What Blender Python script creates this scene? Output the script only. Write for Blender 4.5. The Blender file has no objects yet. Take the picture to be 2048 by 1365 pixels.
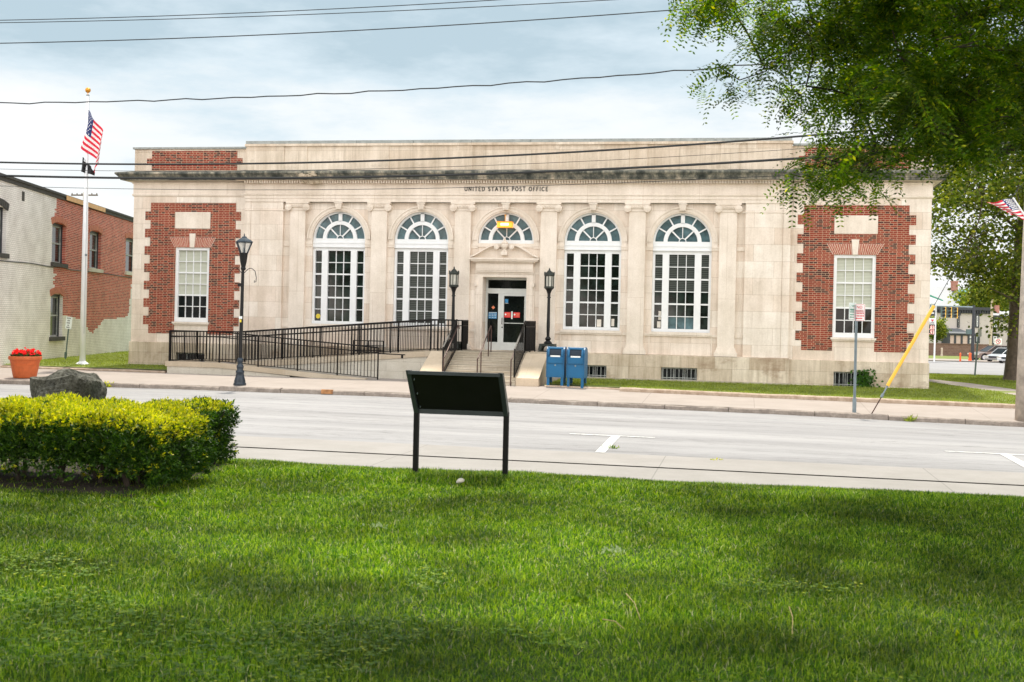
import bpy, math, random
import numpy as np
from mathutils import Vector, Matrix
R = math.radians
random.seed(7); rng = np.random.default_rng(11)
scene = bpy.context.scene
COL = scene.collection

# ---------------------------------------------------------------- camera
CX, CD, CE = 8.232, 41.026, 2.10
YAW, ROLL, FPX, SHP = -.1914, .0225, 2400.0, -40.0
cam_d = bpy.data.cameras.new('camera'); cam = bpy.data.objects.new('camera', cam_d); COL.objects.link(cam)
cam_d.sensor_width = 36; cam_d.lens = FPX / 2048 * 36
cam_d.shift_y = SHP / 2048
cam_d.clip_end = 4000; cam_d.clip_start = .1
cam_d.dof.use_dof = True; cam_d.dof.focus_distance = 40; cam_d.dof.aperture_fstop = 5.6
cam.matrix_world = (Matrix.Translation((CX, -CD, CE)) @ Matrix.Rotation(-YAW, 4, 'Z') @
                    Matrix.Rotation(R(90), 4, 'X') @ Matrix.Rotation(ROLL, 4, 'Z'))
scene.camera = cam

def ray(px, py):
    U = px - 1024; V = py - 682.5 - SHP
    u = U * math.cos(ROLL) + V * math.sin(ROLL); v = -U * math.sin(ROLL) + V * math.cos(ROLL)
    xr = u / FPX
    return np.array([xr * math.cos(YAW) + math.sin(YAW), -xr * math.sin(YAW) + math.cos(YAW), -v / FPX])
CAM = np.array([CX, -CD, CE])
def onY(px, py, Y): d = ray(px, py); return CAM + d * (Y + CD) / d[1]
def onZ(px, py, Z): d = ray(px, py); return CAM + d * (Z - CE) / d[2]
def dep(px, py, t): return CAM + ray(px, py) * t

# ---------------------------------------------------------------- light
SUN_EL, SUN_AZ = 66, 12      # azimuth from +Y towards -X
world = bpy.data.worlds.new('World'); scene.world = world; world.use_nodes = True
wn = world.node_tree; wn.nodes.clear(); L = wn.links
def N(t, **k):
    n = wn.nodes.new(t)
    for a, b in k.items(): setattr(n, a, b)
    return n
out = N('ShaderNodeOutputWorld'); bg = N('ShaderNodeBackground'); bg.inputs[1].default_value = .1
sky = N('ShaderNodeTexSky', sky_type='NISHITA', sun_disc=False, sun_elevation=R(SUN_EL), sun_rotation=R(-SUN_AZ))
tc = N('ShaderNodeTexCoord'); sep = N('ShaderNodeSeparateXYZ'); L.new(tc.outputs['Generated'], sep.inputs[0])
mp = N('ShaderNodeMapping'); mp.inputs['Scale'].default_value = (2.7, 2.7, 9.5); mp.inputs['Location'].default_value = (3.3, .9, .35)
L.new(tc.outputs['Generated'], mp.inputs[0])
n1 = N('ShaderNodeTexNoise'); n1.inputs['Scale'].default_value = 1.05; n1.inputs['Detail'].default_value = 7; n1.inputs['Roughness'].default_value = .6
L.new(mp.outputs[0], n1.inputs['Vector'])
# more broken grey-blue cloud with height above the horizon
mr = N('ShaderNodeMapRange'); L.new(sep.outputs[2], mr.inputs[0])
mr.inputs[1].default_value = .03; mr.inputs[2].default_value = .26; mr.inputs[3].default_value = .17; mr.inputs[4].default_value = -.15
ad = N('ShaderNodeMath', operation='ADD'); L.new(n1.outputs['Fac'], ad.inputs[0]); L.new(mr.outputs[0], ad.inputs[1])
cr = N('ShaderNodeValToRGB'); L.new(ad.outputs[0], cr.inputs[0])
e = cr.color_ramp.elements
e[0].position = .28; e[0].color = (4.9, 6.2, 6.9, 1)
e[1].position = .62; e[1].color = (9.7, 9.8, 9.8, 1)
e2 = cr.color_ramp.elements.new(.40); e2.color = (6.9, 8.0, 8.6, 1)
e3 = cr.color_ramp.elements.new(.50); e3.color = (8.8, 9.2, 9.3, 1)
# overcast sky is brighter towards the zenith
mz = N('ShaderNodeMapRange'); L.new(sep.outputs[2], mz.inputs[0])
mz.inputs[1].default_value = .27; mz.inputs[2].default_value = .75; mz.inputs[3].default_value = 1.0; mz.inputs[4].default_value = 1.0
# ... and raised behind the camera, an added warm glow to light the facade
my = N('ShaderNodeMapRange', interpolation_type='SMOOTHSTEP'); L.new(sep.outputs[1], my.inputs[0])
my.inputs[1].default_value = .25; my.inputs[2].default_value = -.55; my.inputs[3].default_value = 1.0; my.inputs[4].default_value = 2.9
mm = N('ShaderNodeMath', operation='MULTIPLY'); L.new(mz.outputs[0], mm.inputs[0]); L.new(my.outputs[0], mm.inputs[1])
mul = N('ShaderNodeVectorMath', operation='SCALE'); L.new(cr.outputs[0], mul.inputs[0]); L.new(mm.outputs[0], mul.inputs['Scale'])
mix = N('ShaderNodeMix', data_type='RGBA'); mix.inputs[0].default_value = .90
tw_ = N('ShaderNodeMix', data_type='RGBA', blend_type='MIX'); mt_ = N('ShaderNodeMapRange'); L.new(sep.outputs[1], mt_.inputs[0])
mt_.inputs[1].default_value = .2; mt_.inputs[2].default_value = -.3; L.new(mt_.outputs[0], tw_.inputs[0]); tw_.inputs[6].default_value = (1, 1, 1, 1); tw_.inputs[7].default_value = (1.16, .985, .90, 1)
tm_ = N('ShaderNodeMix', data_type='RGBA', blend_type='MULTIPLY'); tm_.inputs[0].default_value = 1; L.new(mul.outputs[0], tm_.inputs[6]); L.new(tw_.outputs[2], tm_.inputs[7])
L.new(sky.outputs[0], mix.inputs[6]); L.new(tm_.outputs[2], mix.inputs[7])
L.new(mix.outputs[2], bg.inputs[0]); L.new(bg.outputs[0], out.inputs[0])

sd = bpy.data.lights.new('sun', 'SUN'); sd.energy = 4.8; sd.angle = R(3); sd.color = (1, .93, .80)
sun = bpy.data.objects.new('sun', sd); COL.objects.link(sun)
el, az = R(SUN_EL), R(SUN_AZ)
sdir = Vector((-math.sin(az) * math.cos(el), math.cos(az) * math.cos(el), math.sin(el)))
sun.rotation_euler = sdir.to_track_quat('Z', 'Y').to_euler(); sun.location = (0, 20, 40)
vs = scene.view_settings
vs.view_transform = 'Standard'; vs.look = 'None'; vs.gamma = 1; vs.exposure = 0.16

# ---------------------------------------------------------------- materials
M = {}
class NT:
    def __init__(s, name):
        m = bpy.data.materials.new(name); m.use_nodes = True; s.m = m; s.t = m.node_tree; s.n = s.t.nodes
        s.b = s.n['Principled BSDF']; s.o = s.n['Material Output']; M[name] = m
    def add(s, t, ins=None, **k):
        n = s.n.new(t)
        for a, b in k.items(): setattr(n, a, b)
        for a, b in (ins or {}).items():
            if isinstance(b, tuple) and len(b) == 2 and hasattr(b[0], 'outputs'): s.t.links.new(b[0].outputs[b[1]], n.inputs[a])
            elif hasattr(b, 'outputs'): s.t.links.new(b.outputs[0], n.inputs[a])
            else: n.inputs[a].default_value = b
        return n
    def link(s, a, ao, b, bi): s.t.links.new(a.outputs[ao], b.inputs[bi])
    def coords(s, sc=(1, 1, 1), swiz=None):
        g = s.add('ShaderNodeNewGeometry')
        if swiz:
            sp = s.add('ShaderNodeSeparateXYZ', {0: (g, 'Position')}); c = s.add('ShaderNodeCombineXYZ')
            for i, ch in enumerate(swiz):
                if ch in 'XYZ': s.link(sp, ch, c, i)
            mpn = s.add('ShaderNodeMapping', {0: c})
        else: mpn = s.add('ShaderNodeMapping', {0: (g, 'Position')})
        mpn.inputs['Scale'].default_value = sc
        return mpn
    def noise(s, sc, det=4, ro=.55, vec=None):
        return s.add('ShaderNodeTexNoise', {'Vector': vec or s.coords(), 'Scale': sc, 'Detail': det, 'Roughness': ro})
    def ramp(s, src, stops, out=0):
        r = s.add('ShaderNodeValToRGB', {0: (src, out)}); el = r.color_ramp.elements
        while len(el) < len(stops): el.new(.5)
        for q, (p, c) in zip(el, stops): q.position = p; q.color = (*c, 1) if len(c) == 3 else c
        return r
    def mixc(s, f, a, b, mode='MIX'):
        n = s.add('ShaderNodeMix', data_type='RGBA', blend_type=mode)
        for i, v in ((0, f), (6, a), (7, b)):
            if hasattr(v, 'outputs'):
                o = 2 if v.bl_idname == 'ShaderNodeMix' else 0
                s.t.links.new(v.outputs[o], n.inputs[i])
            elif i and len(v) == 3: n.inputs[i].default_value = (*v, 1)
            else: n.inputs[i].default_value = v
        return n
    def base(s, n):
        s.t.links.new(n.outputs[2 if n.bl_idname == 'ShaderNodeMix' else 0], s.b.inputs['Base Color'])
    def bump(s, n, d=.01, st=.5, o=0):
        b = s.add('ShaderNodeBump', {'Height': (n, o), 'Distance': d, 'Strength': st}); s.link(b, 0, s.b, 'Normal')

def plain(name, c, rough=.6, metal=0, var=.12, sc=6, spec=.5):
    t = NT(name); n = t.noise(sc, 5)
    r = t.ramp(n, [(.3, tuple(v * (1 - var) for v in c)), (.7, tuple(min(1, v * (1 + var)) for v in c))])
    t.base(r); t.b.inputs['Roughness'].default_value = rough; t.b.inputs['Metallic'].default_value = metal
    t.b.inputs['Specular IOR Level'].default_value = spec
    return t

def stone_mat(name, c1, c2, mort, bw, bh, off=(0, 0), stain=None, st_lo=.5, st_hi=.75, swiz='XZ0', streak=.0):
    t = NT(name); v = t.coords(swiz=swiz); v.inputs['Location'].default_value = (off[0], off[1], 0)
    br = t.add('ShaderNodeTexBrick', {'Vector': v, 'Color1': (*c1, 1), 'Color2': (*c2, 1), 'Mortar': (*mort, 1), 'Scale': 1.0,
               'Mortar Size': .004, 'Mortar Smooth': .3, 'Bias': 0.0, 'Brick Width': bw, 'Row Height': bh})
    n = t.noise(1.3, 6, .65); n2 = t.noise(22, 4, .6)
    g = t.ramp(n, [(.3, (.86, .84, .80)), (.7, (1.06, 1.06, 1.06))])
    m1 = t.mixc(1.0, br, g, 'MULTIPLY')
    g2 = t.ramp(n2, [(.3, (.93, .92, .91)), (.7, (1.04, 1.04, 1.04))])
    m2 = t.mixc(1.0, m1, g2, 'MULTIPLY')
    if streak:
        vs_ = t.coords((1.6, 1.6, .12)); n4 = t.noise(2.6, 6, .7, vs_)
        g4 = t.ramp(n4, [(.40, (1, 1, 1)), (.72, (1 - streak, 1 - streak * 1.1, 1 - streak * 1.25))])
        m2 = t.mixc(1.0, m2, g4, 'MULTIPLY')
    if stain:
        n3 = t.noise(.9, 7, .72, t.coords((1, 1, 1.6)))
        f = t.ramp(n3, [(st_lo, (0, 0, 0)), (st_hi, (1, 1, 1))])
        m2 = t.mixc(f, m2, stain)
    t.base(m2); t.b.inputs['Roughness'].default_value = .85; t.b.inputs['Specular IOR Level'].default_value = .2
    t.bump(n2, .004, .4)
    return t

ST1, ST2 = (.78, .665, .57), (.88, .81, .74)
stone_mat('limestone', ST1, ST2, (.46, .36, .27), 1.35, .56, (.3, .2), streak=.2)
stone_mat('limestone_trim', (.82, .735, .655), (.85, .77, .69), (.55, .45, .35), 1.9, 3.0, streak=.12)
stone_mat('plinth_stone', (.60, .50, .39), (.80, .72, .61), (.34, .27, .2), 1.15, .41, (.2, .17), (.30, .21, .14), .53, .72, streak=.4)
stone_mat('parapet_stone', (.67, .56, .45), (.79, .70, .60), (.40, .32, .24), 1.7, 1.2, (0, .35), (.32, .27, .21), .56, .8, streak=.3)
stone_mat('step_stone', (.52, .46, .37), (.60, .54, .45), (.30, .26, .2), 1.3, .14, (.2, .06), (.33, .28, .22), .5, .8)
stone_mat('ramp_cap', (.52, .44, .34), (.57, .50, .40), (.30, .24, .18), 1.5, 3, (0, 1), (.40, .22, .10), .66, .9)
stone_mat('ramp_block', (.60, .57, .50), (.66, .63, .56), (.36, .33, .28), 1.2, .32, (0, 0), (.42, .38, .32), .56, .8)
stone_mat('cheek_stone', (.60, .49, .37), (.64, .53, .41), (.5, .4, .3), 9, 9, (3, 3), (.33, .26, .19), .55, .85)
# weathered cornice: grey green with dark streaks
t = NT('cornice_stone'); v = t.coords((.9, .9, .25)); n = t.noise(2.2, 8, .72, v)
r = t.ramp(n, [(.36, (.022, .028, .026)), (.47, (.085, .09, .078)), (.55, (.22, .21, .17)), (.66, (.50, .43, .33))])
t.base(r); t.b.inputs['Roughness'].default_value = .9; t.bump(n, .01, .4)
t = NT('coping_stone'); n = t.noise(5, 8, .7)
t.base(t.ramp(n, [(.3, (.22, .24, .23)), (.7, (.40, .42, .41))])); t.b.inputs['Roughness'].default_value = .8

def brick_mat(name, c1, c2, mort, bw, bh, ms, dark=None, off=(0, 0), swiz='XZ0', obj=False, squash=1.0, fr=2):
    t = NT(name)
    if obj:
        tcn = t.add('ShaderNodeTexCoord'); sp = t.add('ShaderNodeSeparateXYZ', {0: (tcn, 'Object')}); c = t.add('ShaderNodeCombineXYZ')
        t.link(sp, 'X', c, 0); t.link(sp, 'Z', c, 1); v = t.add('ShaderNodeMapping', {0: c})
    else: v = t.coords(swiz=swiz)
    v.inputs['Location'].default_value = (off[0], off[1], 0)
    kw = {'Vector': v, 'Mortar': (*mort, 1), 'Scale': 1.0, 'Mortar Size': ms, 'Mortar Smooth': .15, 'Bias': 0.0, 'Brick Width': bw, 'Row Height': bh}
    br = t.add('ShaderNodeTexBrick', {**kw, 'Color1': (*c1, 1), 'Color2': (*c2, 1)}, squash=squash, squash_frequency=fr)
    last = br
    if dark:
        bk = t.add('ShaderNodeTexBrick', {**kw, 'Color1': (0, 0, 0, 1), 'Color2': (1, 1, 1, 1)}, squash=squash, squash_frequency=fr)
        bk.inputs['Mortar'].default_value = (0, 0, 0, 1)
        f = t.ramp(bk, [(.70, (0, 0, 0)), (.80, (1, 1, 1))]); last = t.mixc(f, br, dark)
    n = t.noise(1.2, 6, .65); g = t.ramp(n, [(.3, (.82, .80, .78)), (.7, (1.1, 1.1, 1.1))])
    n2 = t.noise(40, 3); g2 = t.ramp(n2, [(.3, (.85, .85, .85)), (.7, (1.1, 1.1, 1.1))])
    m2 = t.mixc(1.0, t.mixc(1.0, last, g, 'MULTIPLY'), g2, 'MULTIPLY')
    t.base(m2); t.b.inputs['Roughness'].default_value = .85
    b = t.add('ShaderNodeBump', {'Height': (br, 'Fac'), 'Distance': .006, 'Strength': .6}, invert=True); t.link(b, 0, t.b, 'Normal')
    return t
BH = .0644
brick_mat('red_brick', (.235, .027, .013), (.33, .052, .022), (.60, .44, .30), .215, BH, .0058, (.07, .018, .014), (.03, .015), squash=.62, fr=2)
brick_mat('arch_brick', (.37, .065, .035), (.42, .09, .05), (.66, .5, .35), .05, 5, .006, off=(0, 2))
brick_mat('bare_brick', (.50, .085, .05), (.62, .15, .10), (.80, .62, .52), .22, .072, .0075, (.34, .06, .04), obj=True)
brick_mat('painted_brick', (.91, .87, .84), (.95, .91, .88), (.62, .59, .56), .22, .072, .008, obj=True)
brick_mat('far_brick_wall', (.16, .09, .07), (.20, .12, .09), (.24, .18, .15), .4, .2, .012)
brick_mat('chimney_brick', (.42, .10, .06), (.5, .15, .09), (.4, .3, .25), .3, .1, .02)

plain('white_paint', (.80, .81, .82), .45, var=.03)
plain('white_pole', (.85, .86, .88), .35, var=.03)
plain('door_metal', (.62, .64, .63), .35, .3, .05)
plain('black_metal', (.008, .008, .009), .4, 0, .2, spec=.35)
plain('rail_metal', (.006, .005, .005), .5, 0, .3, spec=.2)
plain('rust_rail', (.07, .035, .028), .55, .2, .4, 12)
plain('lamp_blue_black', (.018, .03, .045), .3, 0, .25)
plain('bronze_green', (.035, .042, .036), .5, .3, .3)
plain('panel_black', (.006, .006, .007), .55, 0, .2, spec=.25)
plain('panel_edge', (.035, .045, .055), .35, 0, .15)
plain('mailbox_blue', (.002, .11, .255), .45, 0, .10, 3)
plain('chute_shade', (.0, .012, .03), .5)  # near-black blue, shade of the chute recess put into colour
plain('terracotta', (.55, .12, .03), .6, 0, .12, 8)
plain('flower_red', (.75, .05, .05), .6, 0, .3, 20)
plain('galv_steel', (.22, .27, .30), .45, .5, .15)
plain('sign_green_post', (.10, .15, .15), .5, .3)
plain('sign_white', (.82, .86, .85), .4, var=.03)
plain('sign_pinkish', (.85, .78, .77), .4, var=.03)
plain('sign_red', (.60, .03, .05), .4)
plain('sign_green', (.03, .25, .16), .4)
plain('sign_back', (.35, .36, .33), .5, .4)
plain('ink', (.05, .045, .04), .7)
plain('gold', (.75, .33, .04), .3, .6)
plain('yellow_plastic', (.90, .52, .06), .4, var=.04)
plain('orange_plastic', (.85, .13, .03), .5)
plain('yellow_mark', (.8, .62, .05), .5)
plain('weathered_wood', (.45, .39, .33), .85, 0, .3, 5)
plain('dark_trim', (.03, .035, .045), .5)
plain('sill_dark', (.06, .055, .05), .8, 0, .3)
plain('siding', (.50, .455, .43), .7, var=.05)
plain('teal_siding', (.13, .33, .36), .7)
plain('roof_grey', (.36, .37, .38), .8, 0, .12)
plain('roof_dark', (.13, .14, .15), .8)
plain('pink_blind', (.55, .42, .37), .7)
plain('blind_white', (.66, .67, .62), .7)
plain('tar_roof', (.10, .10, .10), .9)
plain('flag_red', (.70, .02, .05), .8, var=.05)
plain('flag_white', (.85, .83, .83), .8, var=.03)
plain('flag_blue', (.02, .04, .16), .8)
plain('flag_black', (.012, .012, .014), .8)
plain('wire_black', (.012, .014, .015), .6)
plain('soil', (.03, .02, .013), .95, 0, .4, 25)
plain('bark', (.055, .042, .032), .9, 0, .4, 14)
plain('bark_far', (.13, .10, .08), .9, 0, .35, 6)
plain('old_brick', (.52, .20, .13), .85, var=.25, sc=9)
plain('bar_grey', (.36, .37, .36), .6, var=.4)
plain('orange_paint', (.42, .20, .08), .8, var=.4)
plain('tyre', (.015, .015, .016), .8)
plain('rim', (.55, .56, .58), .35, .7)
plain('car_brown', (.22, .17, .15), .3, .4, .04)
plain('car_white', (.75, .77, .79), .3, 0, .03)
plain('car_silver', (.50, .53, .56), .3, .5, .03)
plain('fresh_wood', (.70, .42, .20), .7)
plain('sticker_blue', (.02, .20, .42), .5, 0, .5, 40)
plain('sticker_red', (.75, .04, .04), .5, 0, .2, 30)
plain('sticker_orange', (.85, .25, .12), .5)
plain('ceramic_white', (.72, .66, .58), .7)

def glassy(name, c, rough=.06, var=.6, sc=2.2, spec=.5, lo=.35, hi=.7):
    t = NT(name); n = t.noise(sc, 6, .6)
    t.base(t.ramp(n, [(lo, tuple(v * (1 - var) for v in c)), (hi, tuple(v * (1 + var) for v in c))]))
    t.b.inputs['Roughness'].default_value = rough; t.b.inputs['Specular IOR Level'].default_value = spec
    n2 = t.noise(1.1, 2); t.bump(n2, .01, .25)
    return t
glassy('window_glass', (.013, .021, .018), spec=.4, lo=.42, hi=.62)
glassy('lunette_glass', (.085, .15, .17), .15, .45, 2.6)  # blue-grey sky reflection painted into the base colour
glassy('lantern_glass', (.55, .54, .48), .2, .2)
glassy('dark_glass', (.007, .010, .010), spec=.3)
glassy('old_glass', (.06, .07, .065), .12)
t = NT('blinds'); v = t.coords((1, 1, 1)); w = t.add('ShaderNodeTexWave', {'Vector': v, 'Scale': 6.5, 'Distortion': 0.0}, bands_direction='Z')
t.base(t.ramp(w, [(.2, (.40, .42, .34)), (.8, (.60, .61, .52))])); t.b.inputs['Roughness'].default_value = .5
t = NT('amber_light'); t.b.inputs['Base Color'].default_value = (.9, .45, .05, 1)
t.b.inputs['Emission Color'].default_value = (1, .36, .02, 1); t.b.inputs['Emission Strength'].default_value = .75
t = NT('tube_light'); t.b.inputs['Emission Color'].default_value = (1, .82, .42, 1); t.b.inputs['Emission Strength'].default_value = 1.6
t = NT('led_orange'); t.b.inputs['Emission Color'].default_value = (1, .16, .04, 1); t.b.inputs['Emission Strength'].default_value = 1.4

# asphalt / concrete
t = NT('road_surface'); n = t.noise(.5, 8, .7, t.coords((.25, 1, 1))); n2 = t.noise(60, 4, .8); n3 = t.noise(1.2, 6, .75, t.coords((.06, 1, 1)))
c = t.ramp(n, [(.3, (.25, .243, .245)), (.7, (.355, .347, .35))])
g = t.ramp(n2, [(.3, (.84, .84, .84)), (.7, (1.10, 1.10, 1.10))])
n5 = t.noise(.55, 5, .6, t.coords((.03, 1.6, 1))); tyre = t.ramp(n5, [(.35, (.84, .84, .85)), (.6, (1.04, 1.04, 1.04))]); n6 = t.noise(1.6, 5, .7, t.coords((.7, 1.2, 1))); oil = t.ramp(n6, [(.28, (.70, .70, .70)), (.38, (1, 1, 1))])
c = t.mixc(1.0, t.mixc(1.0, c, tyre, 'MULTIPLY'), oil, 'MULTIPLY')
crk = t.ramp(n3, [(.47, (1, 1, 1)), (.49, (.62, .61, .61)), (.50, (1, 1, 1)), (.56, (1, 1, 1)), (.565, (.72, .71, .71)), (.572, (1, 1, 1))])
t.base(t.mixc(1.0, t.mixc(1.0, c, g, 'MULTIPLY'), crk, 'MULTIPLY')); t.b.inputs['Roughness'].default_value = .85; t.bump(n2, .004, .4)
def conc(name, c, jx=None, joff=0, jc=.75, bw=1.9, bh=50, dirt=.8):
    t = NT(name); v = t.coords(); v.inputs['Location'].default_value = (joff, 25, 0)
    br = t.add('ShaderNodeTexBrick', {'Vector': v, 'Color1': (*c, 1), 'Color2': (*[q * 1.05 for q in c], 1), 'Mortar': (*[q * .7 for q in c], 1),
               'Scale': 1.0, 'Mortar Size': .012, 'Mortar Smooth': .5, 'Brick Width': bw, 'Row Height': bh}, offset=0)
    n = t.noise(.9, 8, .7); n2 = t.noise(35, 4, .8)
    m_ = t.mixc(1.0, br, t.ramp(n, [(.3, (dirt, dirt, dirt * .98)), (.65, (1.04, 1.04, 1.04))]), 'MULTIPLY')
    t.base(t.mixc(1.0, m_, t.ramp(n2, [(.3, (.9, .9, .9)), (.7, (1.05, 1.05, 1.05))]), 'MULTIPLY'))
    t.b.inputs['Roughness'].default_value = .85; t.bump(n2, .003, .3)
conc('sidewalk_concrete', (.325, .278, .25), bw=3.05, joff=.6, bh=2.0, dirt=.86)
conc('gutter_concrete', (.295, .275, .26), bw=4.4, joff=1.9, dirt=.86)
t = NT('kerb_stone'); n = t.noise(3, 8, .75); n2 = t.noise(30, 5, .7)
t.base(t.mixc(1.0, t.ramp(n, [(.3, (.17, .14, .12)), (.55, (.32, .27, .23)), (.75, (.48, .42, .37))]), t.ramp(n2, [(.3, (.8, .8, .8)), (.7, (1.1, 1.1, 1.1))]), 'MULTIPLY'))
t.b.inputs['Roughness'].default_value = .9; t.bump(n2, .01, .6)
t = NT('lawn_kerb'); n = t.noise(4, 8, .75)
t.base(t.ramp(n, [(.3, (.28, .19, .13)), (.6, (.50, .40, .31)), (.8, (.58, .5, .42))])); t.b.inputs['Roughness'].default_value = .9; t.bump(n, .02, .6)
t = NT('road_paint'); n = t.noise(14, 6, .7)
t.base(t.ramp(n, [(.38, (.40, .39, .38)), (.55, (.66, .66, .65))])); t.b.inputs['Roughness'].default_value = .7
t = NT('lawn_ground'); n = t.noise(.8, 6); n2 = t.noise(30, 4)
t.base(t.mixc(1.0, t.ramp(n, [(.3, (.030, .060, .010)), (.7, (.055, .095, .014))]), t.ramp(n2, [(.3, (.6, .6, .6)), (.7, (1.2, 1.2, 1.2))]), 'MULTIPLY')); t.b.inputs['Roughness'].default_value = 1
t = NT('lawn_far_ground'); n = t.noise(1.2, 6); n2 = t.noise(25, 4)
t.base(t.mixc(1.0, t.ramp(n, [(.3, (.13, .17, .03)), (.7, (.20, .23, .05))]), t.ramp(n2, [(.3, (.7, .7, .7)), (.7, (1.2, 1.2, 1.2))]), 'MULTIPLY')); t.b.inputs['Roughness'].default_value = 1
t = NT('boulder_rock'); n = t.noise(5, 10, .75); n2 = t.noise(24, 8, .7)
t.base(t.mixc(.5, t.ramp(n, [(.38, (.012, .012, .007)), (.52, (.055, .05, .03)), (.66, (.30, .30, .26))]), t.ramp(n2, [(.38, (.02, .02, .012)), (.62, (.24, .235, .20))])))
t.b.inputs['Roughness'].default_value = .95; t.bump(n2, .05, .9)

def leaf_mat(name, stops, trans=.45, patch=(.7, 1.25), psc=1.1, isl_out=True, gloss=.35):
    """stops: colour by random-per-leaf; patch: low-frequency brightness of the real foliage"""
    t = NT(name); g = t.add('ShaderNodeNewGeometry')
    r = t.ramp(g, stops, 'Random Per Island')
    n = t.noise(psc, 5, .6); p = t.ramp(n, [(.35, (patch[0],) * 3), (.65, (patch[1],) * 3)])
    m_ = t.mixc(1.0, r, p, 'MULTIPLY')
    t.base(m_); t.b.inputs['Roughness'].default_value = .5; t.b.inputs['Specular IOR Level'].default_value = gloss
    tr = t.add('ShaderNodeBsdfTranslucent'); t.t.links.new(m_.outputs[2], tr.inputs[0])
    hs = t.add('ShaderNodeHueSaturation', {'Color': (m_, 2), 'Value': 1.9, 'Saturation': 1.1}); t.link(hs, 0, tr, 0)
    mx = t.add('ShaderNodeMixShader', {0: trans}); t.link(t.b, 0, mx, 1); t.link(tr, 0, mx, 2); t.link(mx, 0, t.o, 0)
    return t
leaf_mat('grass_blade', [(0, (.012, .052, .003)), (.33, (.052, .142, .005)), (.58, (.130, .240, .010)), (.88, (.30, .39, .022)), (.972, (.32, .40, .06)), (.978, (.46, .42, .22)), (1, (.5, .46, .3))], .3, (.5, 1.5), .9, gloss=.3)
leaf_mat('far_grass', [(0, (.15, .20, .025)), (1, (.26, .30, .05))], .3, (.8, 1.2), 1.0)
leaf_mat('clover_leaf', [(0, (.05, .13, .004)), (.6, (.12, .22, .008)), (.9, (.26, .34, .015)), (1, (.50, .50, .02))], .4)
leaf_mat('locust_leaf', [(0, (.040, .090, .006)), (.6, (.085, .150, .009)), (.92, (.17, .225, .014)), (1, (.45, .43, .03))], .5, (.35, 1.75), 2.6)
leaf_mat('maple_leaf', [(0, (.05, .08, .010)), (.6, (.12, .16, .020)), (1, (.28, .28, .04))], .5, (.6, 1.4), .5)
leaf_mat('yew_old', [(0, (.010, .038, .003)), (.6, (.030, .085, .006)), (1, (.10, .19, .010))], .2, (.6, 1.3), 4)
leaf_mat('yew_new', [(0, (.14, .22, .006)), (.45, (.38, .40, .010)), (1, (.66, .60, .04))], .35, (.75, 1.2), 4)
leaf_mat('ivy_leaf', [(0, (.03, .09, .012)), (1, (.07, .16, .02))], .3)
leaf_mat('flower_leaf', [(0, (.02, .05, .01)), (1, (.06, .08, .02))], .3)
leaf_mat('petal', [(0, (.60, .02, .03)), (1, (.85, .10, .09))], .4, (.9, 1.1))

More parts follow.
